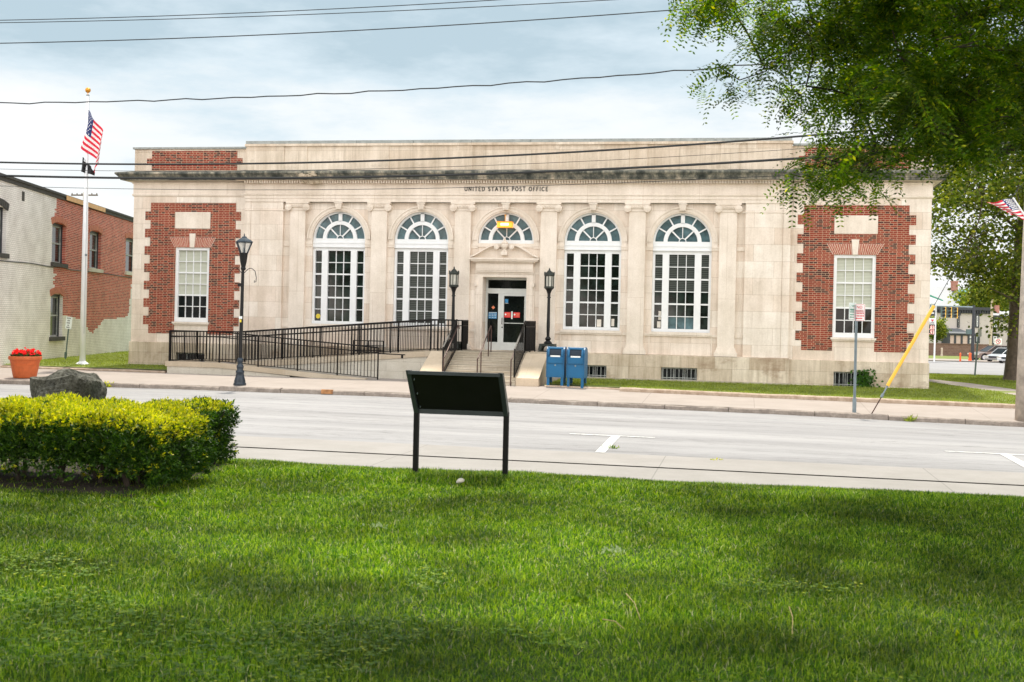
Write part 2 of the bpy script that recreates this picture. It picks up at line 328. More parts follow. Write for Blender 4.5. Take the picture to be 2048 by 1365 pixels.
# ---------------------------------------------------------------- mesh helpers
def wloc(o):
    v = Vector((0, 0, 0))
    while o: v += o.location; o = o.parent
    return v
def tag(o, label=None, cat=None, group=None, kind=None):
    for k, v in (('label', label), ('category', cat), ('group', group), ('kind', kind)):
        if v: o[k] = v
    return o
def empty(name, loc, label, cat, group=None):
    o = bpy.data.objects.new(name, None); COL.objects.link(o); o.location = loc; o.empty_display_size = .2
    return tag(o, label, cat, group)
class MB:
    def __init__(s): s.v = []; s.f = []; s.mi = []; s.cur = 0
    def q(s, *p):
        i = len(s.v); s.v += [tuple(a) for a in p]; s.f.append(tuple(range(i, i + len(p)))); s.mi.append(s.cur)
    def box(s, x0, x1, y0, y1, z0, z1, rz=0, c=None):
        if x1 < x0: x0, x1 = x1, x0
        if y1 < y0: y0, y1 = y1, y0
        if z1 < z0: z0, z1 = z1, z0
        P = [(x, y, z) for z in (z0, z1) for y in (y0, y1) for x in (x0, x1)]
        if rz:
            cc, ss = math.cos(rz), math.sin(rz); P = [(c[0] + (x - c[0]) * cc - (y - c[1]) * ss, c[1] + (x - c[0]) * ss + (y - c[1]) * cc, z) for x, y, z in P]
        i = len(s.v); s.v += P
        for f in ((0, 2, 3, 1), (4, 5, 7, 6), (0, 1, 5, 4), (2, 6, 7, 3), (0, 4, 6, 2), (1, 3, 7, 5)):
            s.f.append(tuple(i + a for a in f)); s.mi.append(s.cur)
        return s
    def tube(s, pts, r, n=8, cap=True):
        pts = [Vector(p) for p in pts]; rs = r if isinstance(r, (list, tuple)) else [r] * len(pts)
        base = len(s.v); up = None
        for k, p in enumerate(pts):
            d = (pts[min(k + 1, len(pts) - 1)] - pts[max(k - 1, 0)]).normalized()
            if up is None: up = d.orthogonal().normalized()
            a = (up - d * up.dot(d))
            a = a.normalized() if a.length > 1e-6 else d.orthogonal().normalized()
            up = a; b = d.cross(a)
            for j in range(n):
                w = 2 * math.pi * j / n; q = p + (a * math.cos(w) + b * math.sin(w)) * rs[k]; s.v.append(tuple(q))
        for k in range(len(pts) - 1):
            for j in range(n):
                a0 = base + k * n + j; a1 = base + k * n + (j + 1) % n
                s.f.append((a0, a1, a1 + n, a0 + n)); s.mi.append(s.cur)
        if cap:
            s.f.append(tuple(base + j for j in reversed(range(n)))); s.mi.append(s.cur)
            e_ = base + (len(pts) - 1) * n; s.f.append(tuple(e_ + j for j in range(n))); s.mi.append(s.cur)
        return s
    def bar(s, a, b, w, h=None):       # square bar
        a = Vector(a); b = Vector(b); h = h or w; d = (b - a).normalized()
        x = Vector((0, 0, 1)).cross(d)
        x = x.normalized() if x.length > 1e-4 else Vector((1, 0, 0)); y = d.cross(x)
        i = len(s.v)
        for p in (a, b):
            for sx, sy in ((-1, -1), (1, -1), (1, 1), (-1, 1)): s.v.append(tuple(p + x * sx * w / 2 + y * sy * h / 2))
        for f in ((0, 3, 2, 1), (4, 5, 6, 7), (0, 1, 5, 4), (1, 2, 6, 5), (2, 3, 7, 6), (3, 0, 4, 7)):
            s.f.append(tuple(i + k for k in f)); s.mi.append(s.cur)
        return s
    def lathe(s, prof, c=(0, 0, 0), n=20):
        base = len(s.v)
        for r_, z in prof:
            for j in range(n):
                w = 2 * math.pi * j / n; s.v.append((c[0] + r_ * math.cos(w), c[1] + r_ * math.sin(w), c[2] + z))
        for k in range(len(prof) - 1):
            for j in range(n):
                a0 = base + k * n + j; a1 = base + k * n + (j + 1) % n
                s.f.append((a0, a1, a1 + n, a0 + n)); s.mi.append(s.cur)
        s.f.append(tuple(base + j for j in reversed(range(n)))); s.mi.append(s.cur)
        e_ = base + (len(prof) - 1) * n; s.f.append(tuple(e_ + j for j in range(n))); s.mi.append(s.cur)
        return s
    def prism(s, poly, y0, y1):        # poly in (x,z), CCW seen from -Y ; y0 = front
        i = len(s.v); n = len(poly)
        s.v += [(x, y0, z) for x, z in poly] + [(x, y1, z) for x, z in poly]
        s.f.append(tuple(i + k for k in range(n))); s.mi.append(s.cur)
        s.f.append(tuple(i + n + k for k in reversed(range(n)))); s.mi.append(s.cur)
        for k in range(n):
            k2 = (k + 1) % n; s.f.append((i + k, i + n + k, i + n + k2, i + k2)); s.mi.append(s.cur)
        return s
    def prismx(s, poly, x0, x1):       # poly in (y,z)
        i = len(s.v); n = len(poly)
        s.v += [(x0, y, z) for y, z in poly] + [(x1, y, z) for y, z in poly]
        s.f.append(tuple(i + k for k in range(n))); s.mi.append(s.cur)
        s.f.append(tuple(i + n + k for k in reversed(range(n)))); s.mi.append(s.cur)
        for k in range(n):
            k2 = (k + 1) % n; s.f.append((i + k, i + n + k, i + n + k2, i + k2)); s.mi.append(s.cur)
        return s
    def prismz(s, poly, z0, z1):
        i = len(s.v); n = len(poly)
        s.v += [(x, y, z0) for x, y in poly] + [(x, y, z1) for x, y in poly]
        s.f.append(tuple(i + k for k in reversed(range(n)))); s.mi.append(s.cur)
        s.f.append(tuple(i + n + k for k in range(n))); s.mi.append(s.cur)
        for k in range(n):
            k2 = (k + 1) % n; s.f.append((i + k, i + k2, i + n + k2, i + n + k)); s.mi.append(s.cur)
        return s
    def ring(s, cx, cz, r0, r1, y0, y1, a0=0, a1=180, n=32):   # arch band r0<r1
        for k in range(n):
            A = R(a0 + (a1 - a0) * k / n); B = R(a0 + (a1 - a0) * (k + 1) / n)
            p = lambda r_, a, y: (cx + r_ * math.cos(a), y, cz + r_ * math.sin(a))
            s.q(p(r0, A, y0), p(r1, A, y0), p(r1, B, y0), p(r0, B, y0))
            s.q(p(r1, A, y0), p(r1, A, y1), p(r1, B, y1), p(r1, B, y0))
            s.q(p(r0, A, y0), p(r0, B, y0), p(r0, B, y1), p(r0, A, y1))
        return s
    def cells(s, ins, outs, yf, yb):
        """plate of the union of rects `ins` (x0,x1,z0,z1) minus `outs`, front at yf, with edge faces back to yb"""
        xs = sorted({round(v, 5) for r_ in ins + outs for v in r_[:2]}); zs = sorted({round(v, 5) for r_ in ins + outs for v in r_[2:]})
        def inside(i, k):
            if i < 0 or k < 0 or i >= len(xs) - 1 or k >= len(zs) - 1: return False
            x = (xs[i] + xs[i + 1]) / 2; z = (zs[k] + zs[k + 1]) / 2
            h = lambda rr: any(a < x < b and c < z < d for a, b, c, d in rr)
            return h(ins) and not h(outs)
        for i in range(len(xs) - 1):
            for k in range(len(zs) - 1):
                if not inside(i, k): continue
                a, b, c, d = xs[i], xs[i + 1], zs[k], zs[k + 1]
                s.q((a, yf, c), (b, yf, c), (b, yf, d), (a, yf, d))
                if not inside(i - 1, k): s.q((a, yb, c), (a, yf, c), (a, yf, d), (a, yb, d))
                if not inside(i + 1, k): s.q((b, yf, c), (b, yb, c), (b, yb, d), (b, yf, d))
                if not inside(i, k - 1): s.q((a, yb, c), (b, yb, c), (b, yf, c), (a, yf, c))
                if not inside(i, k + 1): s.q((a, yf, d), (b, yf, d), (b, yb, d), (a, yb, d))
        return s
    def build(s, name, mats, parent=None, label=None, smooth=False, loc=None):
        me = bpy.data.meshes.new(name)
        base = wloc(parent) if parent else Vector((0, 0, 0))
        if loc is not None: base = base + Vector(loc)
        me.from_pydata([(x - base.x, y - base.y, z - base.z) for x, y, z in s.v], [], s.f)
        if not isinstance(mats, (list, tuple)): mats = [mats]
        for m_ in mats: me.materials.append(M[m_])
        if len(mats) > 1: me.polygons.foreach_set('material_index', s.mi)
        if smooth: me.polygons.foreach_set('use_smooth', [True] * len(me.polygons))
        me.update()
        o = bpy.data.objects.new(name, me); COL.objects.link(o); o.parent = parent
        if loc is not None: o.location = loc
        if label: o['label'] = label
        return o
def struct(name, mb, mats, smooth=False): return tag(mb.build(name, mats, smooth=smooth), kind='structure')
def np_mesh(name, V, F, mats, parent=None, mi=None):
    """V (n,3) array, F (m,k) array of equal-size faces or list of arrays"""
    me = bpy.data.meshes.new(name); Fs = F if isinstance(F, list) else [F]
    nl = sum(f.size for f in Fs); nf = sum(len(f) for f in Fs)
    base = np.array(wloc(parent)) if parent else np.zeros(3)
    me.vertices.add(len(V)); me.vertices.foreach_set('co', (V - base).astype(np.float32).ravel())
    me.loops.add(nl); me.loops.foreach_set('vertex_index', np.concatenate([f.ravel() for f in Fs]).astype(np.int32))
    me.polygons.add(nf)
    st = []; o_ = 0
    for f in Fs:
        st.append(o_ + np.arange(len(f)) * f.shape[1]); o_ += f.size
    me.polygons.foreach_set('loop_start', np.concatenate(st).astype(np.int32))
    if not isinstance(mats, (list, tuple)): mats = [mats]
    for m_ in mats: me.materials.append(M[m_])
    if mi is not None: me.polygons.foreach_set('material_index', mi.astype(np.int32))
    me.update(calc_edges=True)
    o = bpy.data.objects.new(name, me); COL.objects.link(o); o.parent = parent
    return o
def copy_tree(o, parent=None):
    c = o.copy(); COL.objects.link(c); c.parent = parent
    for ch in list(o.children): copy_tree(ch, c)
    return c
_tc = {}
def text(name, s_, size, mat, parent, pos, rot=(R(90), 0, 0), ext=.003, sx=1.0, align='CENTER', space=1.0):
    cu = bpy.data.curves.new(name, 'FONT'); cu.body = s_; cu.size = size; cu.extrude = ext; cu.align_x = align; cu.align_y = 'CENTER'; cu.space_character = space
    cu.resolution_u = 3
    to = bpy.data.objects.new(name, cu); COL.objects.link(to)
    dg = bpy.context.evaluated_depsgraph_get(); me = bpy.data.meshes.new_from_object(to.evaluated_get(dg)); me.name = name
    COL.objects.unlink(to); bpy.data.objects.remove(to)
    me.transform(Matrix.Rotation(rot[2], 4, 'Z') @ Matrix.Rotation(rot[1], 4, 'Y') @ Matrix.Rotation(rot[0], 4, 'X') @ Matrix.Diagonal((sx, 1, 1, 1)))
    me.materials.clear(); me.materials.append(M[mat])
    o = bpy.data.objects.new(name, me); COL.objects.link(o); o.parent = parent
    o.location = Vector(pos) - (wloc(parent) if parent else Vector((0, 0, 0)))
    return o
def lerp(x, pts):
    if x <= pts[0][0]: return pts[0][1]
    for (a, b), (c, d) in zip(pts, pts[1:]):
        if x <= c: return b + (d - b) * (x - a) / (c - a)
    return pts[-1][1]
def sm(t_): t_ = max(0., min(1., t_)); return t_ * t_ * (3 - 2 * t_)

# ---------------------------------------------------------------- ground heights
def z_sw(x): return lerp(x, [(-30, .06), (3, .07), (8, .0), (16, -.07), (60, -.35)])
def z_ct(x): return lerp(x, [(-14, -.05), (-8, -.02), (-2, -.02), (3, -.07), (9, -.12), (13, -.19), (15, -.22), (60, -.6)])
def z_near(x): return -.25 - .004 * (x - 5)
def z_lawn(x, y):                       # near park lawn
    return .455 - .73 * sm((y + 29.3) / 6.2) + .012 * math.sin(x * 1.7 + y) * math.sin(y * 1.3)
def z_far(x, y):                        # lawns round the buildings and everything behind
    f = lerp(x, [(-11, .14), (4, .15), (8, .09), (16, .02), (60, -.2)])
    a = f + (.19 - f) * max(0, min(1, (y + 4.4) / 4.2))
    return a - 1.15 * sm((y - 8) / 82)
def sheet(name, xs, ys, zf, mat, th=0):
    mb = MB(); nx, ny = len(xs), len(ys)
    mb.v = [(x, y, zf(x, y)) for y in ys for x in xs]
    for j in range(ny - 1):
        for i in range(nx - 1):
            a = j * nx + i; mb.f.append((a, a + 1, a + nx + 1, a + nx)); mb.mi.append(0)
    return struct(name, mb, mat, True)
fr = lambda a, b, n: [a + (b - a) * i / n for i in range(n + 1)]
def z_ground(x, y):
    if y < -22.7: return z_lawn(x, y) - .06
    if y < -3: return -.75
    if y < 7: return z_far(x, y) - .5
    return z_far(x, y) - .06
sheet('ground', fr(-1500, -60, 6) + fr(-50, 60, 44) + fr(80, 1500, 6), fr(-400, -70, 4) + fr(-45, -22.8, 36) + [-22.6, -22.4, -12, -5, -3.1, -2.9, 0, 4, 8] + fr(12, 95, 14) + [200, 500, 1500], z_ground, 'lawn_far_ground')
sheet('park_lawn', fr(-40, 50, 90), fr(-60, -22.9, 60), z_lawn, 'lawn_ground')
CURB = -8.0
def z_road(x, y):
    a = z_ct(x) - .125; b = z_near(x); t_ = (y - CURB) / (-19.3 - CURB)
    return a + (b - a) * t_ + .06 * math.sin(math.pi * max(0, min(1, t_)))
sheet('road', fr(-120, -20, 5) + fr(-18, 24, 42) + fr(30, 120, 6), fr(-19.4, CURB, 12), z_road, 'road_surface')
sheet('gutter', fr(-120, -20, 5) + fr(-18, 24, 42) + fr(30, 120, 6), [-21.15, -19.4], lambda x, y: z_near(x) + .006, 'gutter_concrete')
sheet('park_pavement', fr(-120, 120, 80), [-23.2, -21.34], lambda x, y: z_near(x) + .012, 'gutter_concrete')
sheet('pavement_joint', fr(-120, 120, 80), [-21.6, -20.6], lambda x, y: z_near(x) - .05, 'soil')
def z_side(x, y):
    t_ = (y + 4.3) / (CURB + .15 + 4.3)
    return z_sw(x) + (z_ct(x) - z_sw(x)) * max(0, t_)
sheet('sidewalk', fr(-120, -20, 5) + fr(-18, 24, 42) + fr(30, 120, 6), [CURB + .15, -6, -4.3, -2.8, -1.0], z_side, 'sidewalk_concrete')
# kerb of separate worn stones
mb = MB(); x = -60.
while x < 60:
    w = random.uniform(1.6, 2.6); dz = random.uniform(-.012, .012); dy = random.uniform(-.015, .015)
    n_ = 8
    prev = None
    for i in range(n_ + 1):
        xx = x + .008 + (w - .016) * i / n_; j1 = random.uniform(-.008, .008); j2 = random.uniform(-.018, .018)
        zt = z_ct(xx) + dz + j1 + .005; sec = [(xx, CURB - .03 + dy + j2, zt - .40), (xx, CURB - .01 + dy + j2, zt - .03), (xx, CURB + .02 + dy, zt), (xx, CURB + .17, zt), (xx, CURB + .17, zt - .3)]
        if prev:
            for a in range(4): mb.q(prev[a], sec[a], sec[a + 1], prev[a + 1])
        else: mb.q(*sec)
        prev = sec
    mb.q(*reversed(prev)); x += w
struct('kerb', mb, 'kerb_stone')
def kerbline(name, pts, w, zf, h, mat='lawn_kerb'):
    mb = MB()
    for (xa, ya), (xb, yb) in zip(pts, pts[1:]):
        Lh = math.hypot(xb - xa, yb - ya); n_ = max(1, int(Lh / .45)); dx, dy = (xb - xa) / Lh, (yb - ya) / Lh; nx, ny = -dy, dx
        prev = None
        for i in range(n_ + 1):
            cx_, cy_ = xa + (xb - xa) * i / n_, ya + (yb - ya) * i / n_; j = random.uniform(-.012, .012)
            z = zf(cx_, cy_) + random.uniform(-.008, .008)
            sec = [(cx_ + nx * o + (nx * j), cy_ + ny * o + ny * j, zz) for o, zz in ((-w / 2, z - .35), (-w / 2, z + h - .03), (-w / 2 + .03, z + h), (w / 2, z + h), (w / 2, z - .35))]
            if prev:
                for a in range(4): mb.q(prev[a], sec[a], sec[a + 1], prev[a + 1])
            else: mb.q(*sec)
            prev = sec
        mb.q(*reversed(prev))
    return struct(name, mb, mat)
kerbline('lawn_kerb', [(4.55, -4.5), (60, -4.5)], .22, lambda x, y: z_sw(x), .11)
kerbline('lawn_kerb', [(2.15, -4.0), (4.5, -4.0)], .16, lambda x, y: z_sw(x), .05)
kerbline('lawn_kerb', [(-60, -2.75), (-11.1, -3.1)], .20, lambda x, y: z_sw(x), .07)
sheet('lawn', fr(-80, -22, 8) + fr(-21, -11.0, 10), [-2.95, -2, -1, 0, 2, 6, 10, 20, 40], lambda x, y: z_far(x, y), 'lawn_far_ground')
sheet('lawn', [2.1, 3, 4, 4.55], [-3.95, -3, -2, -1, 0], lambda x, y: z_far(x, y) - .03, 'lawn_far_ground')
sheet('lawn', fr(4.56, 24, 18) + fr(26, 80, 8), [-4.42, -3.5, -2, -1, 0, 2, 5, 8, 12, 15], z_far, 'lawn_far_ground')
sheet('cross_street', fr(14.6, 120, 20), fr(15, 84, 20), lambda x, y: z_far(x, y) + .03, 'road_surface')
# path cutting across the corner lawn
def gnd(px, py):
    d = ray(px, py); t_ = 30.
    while t_ < 200:
        p = CAM + d * t_
        if p[2] < z_far(p[0], p[1]): break
        t_ += .05
    return p
mb = MB(); A0 = [gnd(*q) for q in ((1840, 757), (1862, 760), (1940, 768), (2035, 781), (2200, 804))]; A1 = [gnd(*q) for q in ((1840, 762), (1862, 765.5), (1940, 777), (2035, 793), (2200, 820))]
PATHP = [(p[0], p[1]) for p in A0] + [(p[0], p[1]) for p in A1[::-1]]
for a, b, c, d in zip(A0, A0[1:], A1[1:], A1): mb.q(*[(p[0], p[1], z_far(p[0], p[1]) + .02) for p in (d, c, b, a)])
struct('path', mb, 'sidewalk_concrete')
mb = MB(); q = onY(655, 786, CURB); mb.box(q[0] - .17, q[0] + .17, CURB - .062, CURB + .02, z_ct(q[0]) - .10, z_ct(q[0]) + .022); struct('kerb_marking', mb, 'orange_paint')
# parking marks on the road
def mark(name, pts, lab=None):
    mb = MB(); P = [(x, y, z_road(x, y) + .006) for x, y in pts]; mb.q(*P); return mb
mb = MB()
for a, b in ((4.75, 6.5), (12.1, 13.95)):
    xs = fr(a, b, 6)
    for p, q in zip(xs, xs[1:]): mb.q(*[(x, y, z_road(x, y) + .008) for x, y in ((p, -16.62), (q, -16.62), (q, -16.50), (p, -16.50))])
for a, b, y0_, y1_ in ((5.62, 5.80, -19.35, -16.62), (13.1, 13.28, -19.35, -16.62)):
    ys = fr(y0_, y1_, 6)
    for p, q in zip(ys, ys[1:]): mb.q(*[(x, y, z_road(x, y) + .008) for x, y in ((a, p), (b, p), (b, q), (a, q))])
for a, b, y0_, y1_ in ((11.0, 11.12, -8.6, -8.15), (1.9, 3.2, -8.55, -8.45)):
    mb.q(*[(x, y, z_road(x, y) + .008) for x, y in ((a, y0_), (b, y0_), (b + .5, y1_), (a + .5, y1_))])
struct('road_marking', mb, 'road_paint')
# ================================================================ POST OFFICE
def sweep(mb, prof, path, closed=False):
    """prof: list of (outward offset, z); path: plan polyline with the outside on its right-hand side"""
    n = len(path); nor = []
    for i in range(n - 1):
        dx, dy = path[i + 1][0] - path[i][0], path[i + 1][1] - path[i][1]; l = math.hypot(dx, dy); nor.append((dy / l, -dx / l))
    rows = []
    for i in range(n):
        if i == 0: m_ = nor[0]
        elif i == n - 1: m_ = nor[-1]
        else:
            a, b = nor[i - 1], nor[i]; k = 1 + a[0] * b[0] + a[1] * b[1]; m_ = ((a[0] + b[0]) / k, (a[1] + b[1]) / k)
        rows.append([(path[i][0] + m_[0] * d, path[i][1] + m_[1] * d, z) for d, z in prof])
    for i in range(n - 1):
        for j in range(len(prof) - 1): mb.q(rows[i][j], rows[i + 1][j], rows[i + 1][j + 1], rows[i][j + 1])
    mb.q(*reversed(rows[0])); mb.q(*rows[-1])
    return mb
PO = empty('post_office', (0, 0, 0), 'long cream limestone post office with five arched bays between two red brick pavilions', 'post office')
BX = 14.16; CBX = 9.67
OUT = [(-BX, 15), (-BX, .1), (-CBX, .1), (-CBX, -.12), (CBX, -.12), (CBX, .1), (BX, .1), (BX, 15)]
bays = [-6.1, -3.05, 0, 3.05, 6.1]
mb = MB()
RA = .99; ZS = 4.90; ZT = 6.215
ins = [(-8.19, 8.19, 1.0, ZS)]; outs = [(c - RA, c + RA, 1.85, ZS) for c in bays if c] + [(-.78, .78, .9, 3.62), (-RA, RA, 4.74, ZS)]
mb.cells(ins, outs, 0, .24)
for c in bays:
    a_, b_ = (c - 1.525 if c > -6 else -8.19), (c + 1.525 if c < 6 else 8.19)
    mb.q((a_, 0, ZS), (c - RA, 0, ZS), (c - RA, 0, ZT), (a_, 0, ZT)); mb.q((c + RA, 0, ZS), (b_, 0, ZS), (b_, 0, ZT), (c + RA, 0, ZT))
    n_ = 32
    for k in range(n_):
        A, B = math.pi * k / n_, math.pi * (k + 1) / n_
        xa, za, xb, zb = c + RA * math.cos(A), ZS + RA * math.sin(A), c + RA * math.cos(B), ZS + RA * math.sin(B)
        mb.q((xa, 0, za), (xa, 0, ZT), (xb, 0, ZT), (xb, 0, zb)); mb.q((xa, 0, za), (xb, 0, zb), (xb, .24, zb), (xa, .24, za))
for s_ in (-1, 1):
    mb.box(s_ * 8.19, s_ * 9.41, -.12, .3, 1.0, ZT); mb.box(s_ * 9.43, s_ * CBX, -.12, .3, 1.0, ZT); mb.box(s_ * 9.40, s_ * 9.44, -.10, .28, 1.0, ZT)
    wx = (11.1, 12.44) if s_ > 0 else (-12.44, -11.1)
    mb.cells([(min(s_ * CBX, s_ * BX), max(s_ * CBX, s_ * BX), .9, 6.95)], [(wx[0], wx[1], 1.80, 4.541)], .1, .3)
mb.build('wall', 'limestone', PO)
stone_mat('limestone_side', ST1, ST2, (.46, .36, .27), 1.35, .56, (.3, .2), swiz='YZ0', streak=.14)
mb = MB(); mb.box(-BX, -BX + .3, .102, 15, .0, 8.16); mb.box(BX - .3, BX, .102, 15, .0, 8.16); mb.box(-BX + .3, BX - .3, 14.7, 15, 0, 8.16); mb.build('side_wall', 'limestone_side', PO)
mb = MB(); mb.box(-BX + .32, BX - .32, .35, 14.68, 7.70, 7.80); mb.build('roof', 'tar_roof', PO)
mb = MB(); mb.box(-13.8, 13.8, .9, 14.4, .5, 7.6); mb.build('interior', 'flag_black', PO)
# entablature
mb = MB()
sweep(mb, [(0, 6.215), (.03, 6.215), (.03, 6.33), (.05, 6.335), (.05, 6.44), (.085, 6.46), (.085, 6.50), (.02, 6.515), (.02, 6.86), (.05, 6.88), (.05, 6.90), (.0, 6.90)], OUT[3:5])
for s_ in (0, 5): 
    P_ = OUT[0:3] if s_ == 0 else OUT[5:8]
    sweep(mb, [(0, 6.40), (.03, 6.42), (.055, 6.46), (.055, 6.50), (.02, 6.515), (.02, 6.86), (.06, 6.90), (.06, 6.93), (0, 6.93)], P_)
for s_ in (-1, 1): mb.box(s_ * 8.10, s_ * CBX, -.14, -.12, 5.90, 5.93)
mb.build('entablature', 'limestone_trim', PO)
mb = MB(); x = -9.62
while x < 9.6: mb.box(x, x + .05, -.33, -.16, 6.872, 6.962); x += .095
mb.box(-9.66, 9.66, -.162, -.12, 6.87, 6.99); mb.build('dentil_band', 'limestone_trim', PO)
mb = MB()
PR = [(0, 6.97), (.30, 6.985), (.37, 6.99), (.37, 7.05), (.40, 7.055), (.42, 7.10), (.48, 7.16), (.52, 7.19), (.52, 7.245), (.50, 7.26), (.0, 7.36)]
sweep(mb, PR, OUT); mb.build('cornice', 'cornice_stone', PO)
mb = MB(); sweep(mb, [(0, 6.962), (.22, 6.964), (.28, 6.975), (.0, 6.985)], OUT); mb.build('bed_moulding', 'limestone_trim', PO)
mb = MB(); rr = random.Random(3)
for k in range(26):
    cx_, cz_ = rr.uniform(-7.4, -6.75), rr.choice([7.2, 7.1, 6.98, 6.9]) + rr.uniform(-.04, .04); w_ = rr.uniform(.04, .12)
    yy = -.62 if cz_ > 7.04 else -.36
    mb.box(cx_ - w_, cx_ + w_, yy - rr.uniform(.0, .04), yy + .2, cz_ - w_ * .4, cz_ + w_ * .4, rr.uniform(-.5, .5), (cx_, yy))
mb.build('broken_stone', 'ramp_cap', PO, label='crumbled brown patch in the cornice')
# parapet
mb = MB(); mb.box(-CBX, CBX, -.10, .22, 7.30, 8.215)
for k in range(6):
    xc = (k - 2.5) * 3.05; mb.box(xc - .30, xc + .30, -.13, -.10, 7.32, 8.214)
for s_ in (-1, 1): mb.box(s_ * 8.2, s_ * 9.62, -.13, -.10, 7.32, 8.214); mb.box(s_ * (CBX + .002), s_ * BX, .1, .34, 7.30, 8.165)
mb.box(-CBX - .03, CBX + .03, -.17, .25, 8.215, 8.30); mb.build('parapet', 'parapet_stone', PO)
mb = MB(); x = -CBX - .0
while x < CBX - .1: w_ = min(2.1, CBX - x); mb.box(x, x + w_ - .012, -.15, .26, 8.303, 8.41); x += 2.1
for s_ in (-1, 1): mb.box(s_ * (CBX + .035), s_ * (BX + .06), .04, .38, 8.168, 8.235); mb.box(s_ * (BX - .3), s_ * (BX + .06), .39, 15, 8.168, 8.235)
mb.build('coping', 'coping_stone', PO)
# plinth
mb = MB(); bw = [(c - .6, c + .6, .22, .655) for c in bays if c]
mb.cells([(-CBX - .03, CBX + .03, -.1, 1.045)], bw, -.25, .1); mb.q((-CBX - .03, -.25, 1.045), (CBX + .03, -.25, 1.045), (CBX + .03, -.12, 1.075), (-CBX - .03, -.12, 1.075)); mb.box(-CBX - .03, CBX + .03, -.12, .0, 1.02, 1.075)
for s_ in (-1, 1):
    a_, b_ = sorted((s_ * (CBX + .03), s_ * (BX + .02))); w0 = sorted((s_ * 11.16, s_ * 12.3))
    mb.cells([(a_, b_, -.2, 1.02)], [(w0[0], w0[1], .16, .67)], -.0, .3); mb.q((a_, 0, 1.02), (b_, 0, 1.02), (b_, .1, 1.035), (a_, .1, 1.035))
    mb.box(a_ + .001, b_ + .0 * s_, -.035, .05, -.2, .30) if s_ < 0 else None
mb.build('plinth', 'plinth_stone', PO)
mb = MB(); mb.box(-CBX - .06, -1.6, -.27, -.2, -.2, .26); mb.box(1.9, CBX + .06, -.27, -.2, -.2, .24); mb.build('base_course', 'step_stone', PO)
# pilasters
def pilaster(x):
    mb = MB()
    mb.box(x - .285, x + .285, -.13, .02, 1.36, 5.92)
    mb.box(x - .385, x + .385, -.215, .02, 1.07, 1.20); mb.box(x - .35, x + .35, -.185, .02, 1.20, 1.27); mb.box(x - .315, x + .315, -.16, .02, 1.27, 1.36); mb.box(x - .33, x + .33, -.17, .02, 1.225, 1.245)
    return mb
pil = pilaster(0).build('pilaster', 'limestone_trim', PO, loc=(0, 0, 0))
mb = MB()
mb.box(-.43, .43, -.22, .02, 6.15, 6.21); mb.box(-.39, .39, -.19, .02, 6.02, 6.15); mb.box(-.30, .30, -.155, .02, 5.92, 6.02)
for s_ in (-1, 1):
    for k, r_ in enumerate((.125, .085, .045)):
        mb.tube([(s_ * .335, -.225 - .018 * k, 6.02), (s_ * .335, .02 if k == 0 else -.22, 6.02)], r_, 18)
for k in range(7): mb.tube([(-.20 + k * .066, -.20, 6.05), (-.20 + k * .066, -.20, 6.10)], .022, 6)
cap = mb.build('capital', 'limestone_trim', pil)
for k in range(6):
    o = pil if k == 0 else copy_tree(pil, PO); o.location.x = (k - 2.5) * 3.05
# bay mouldings (archivolt + keystone + imposts)
def archiv():
    mb = MB(); mb.ring(0, ZS, RA, RA + .05, -.02, .02); mb.ring(0, ZS, RA + .05, RA + .15, -.045, .02); mb.ring(0, ZS, RA + .15, RA + .20, -.075, .02)
    for s_ in (-1, 1): mb.box(s_ * .985, s_ * 1.238, -.045, .02, 4.70, 4.755); mb.box(s_ * .985, s_ * 1.238, -.03, .02, 4.62, 4.70); mb.box(s_ * RA, s_ * (RA + .2), -.02, .02, 4.755, ZS)
    return mb
av = archiv().build('archivolt', 'limestone_trim', PO, loc=(0, 0, 0))
mb = MB(); mb.prism([(-.095, 5.95), (.095, 5.95), (.135, 6.19), (-.135, 6.19)], -.16, .02)
for k in range(4): mb.prism([(-.075 + k * .04, 5.96), (-.045 + k * .04, 5.96), (-.06 + k * .055, 6.15), (-.10 + k * .055, 6.15)], -.18, -.15)
mb.box(-.15, .15, -.19, .02, 6.16, 6.20); mb.build('keystone', 'limestone_trim', av)
for c in bays:
    o = av if c == -6.1 else copy_tree(av, PO); o.location.x = c
mb = MB()
for c in bays[:]:
    if c:
        mb = MB()
        mb.box(c - 1.06, c + 1.06, -.07, .22, 1.75, 1.85); mb.box(c - 1.06, c + 1.06, -.045, .22, 1.70, 1.75)
        for s_ in (-1, 1): mb.box(c + s_ * 1.06, c + s_ * 1.238, -.035, .02, 1.70, 1.79); mb.box(c + s_ * 1.03, c + s_ * 1.07, -.02, .02, 1.075, 1.70)
        mb.build('window_sill', 'limestone_trim', PO)
mb = MB()
for s_ in (-1, 1): mb.box(s_ * 7.92, s_ * 8.188, -.03, .02, 1.70, 1.79); mb.box(s_ * 7.92, s_ * 8.188, -.03, .02, 4.62, 4.755); mb.box(s_ * 1.05, s_ * 1.235, -.035, .02, 1.70, 1.79)
mb.build('string_course', 'limestone_trim', PO)
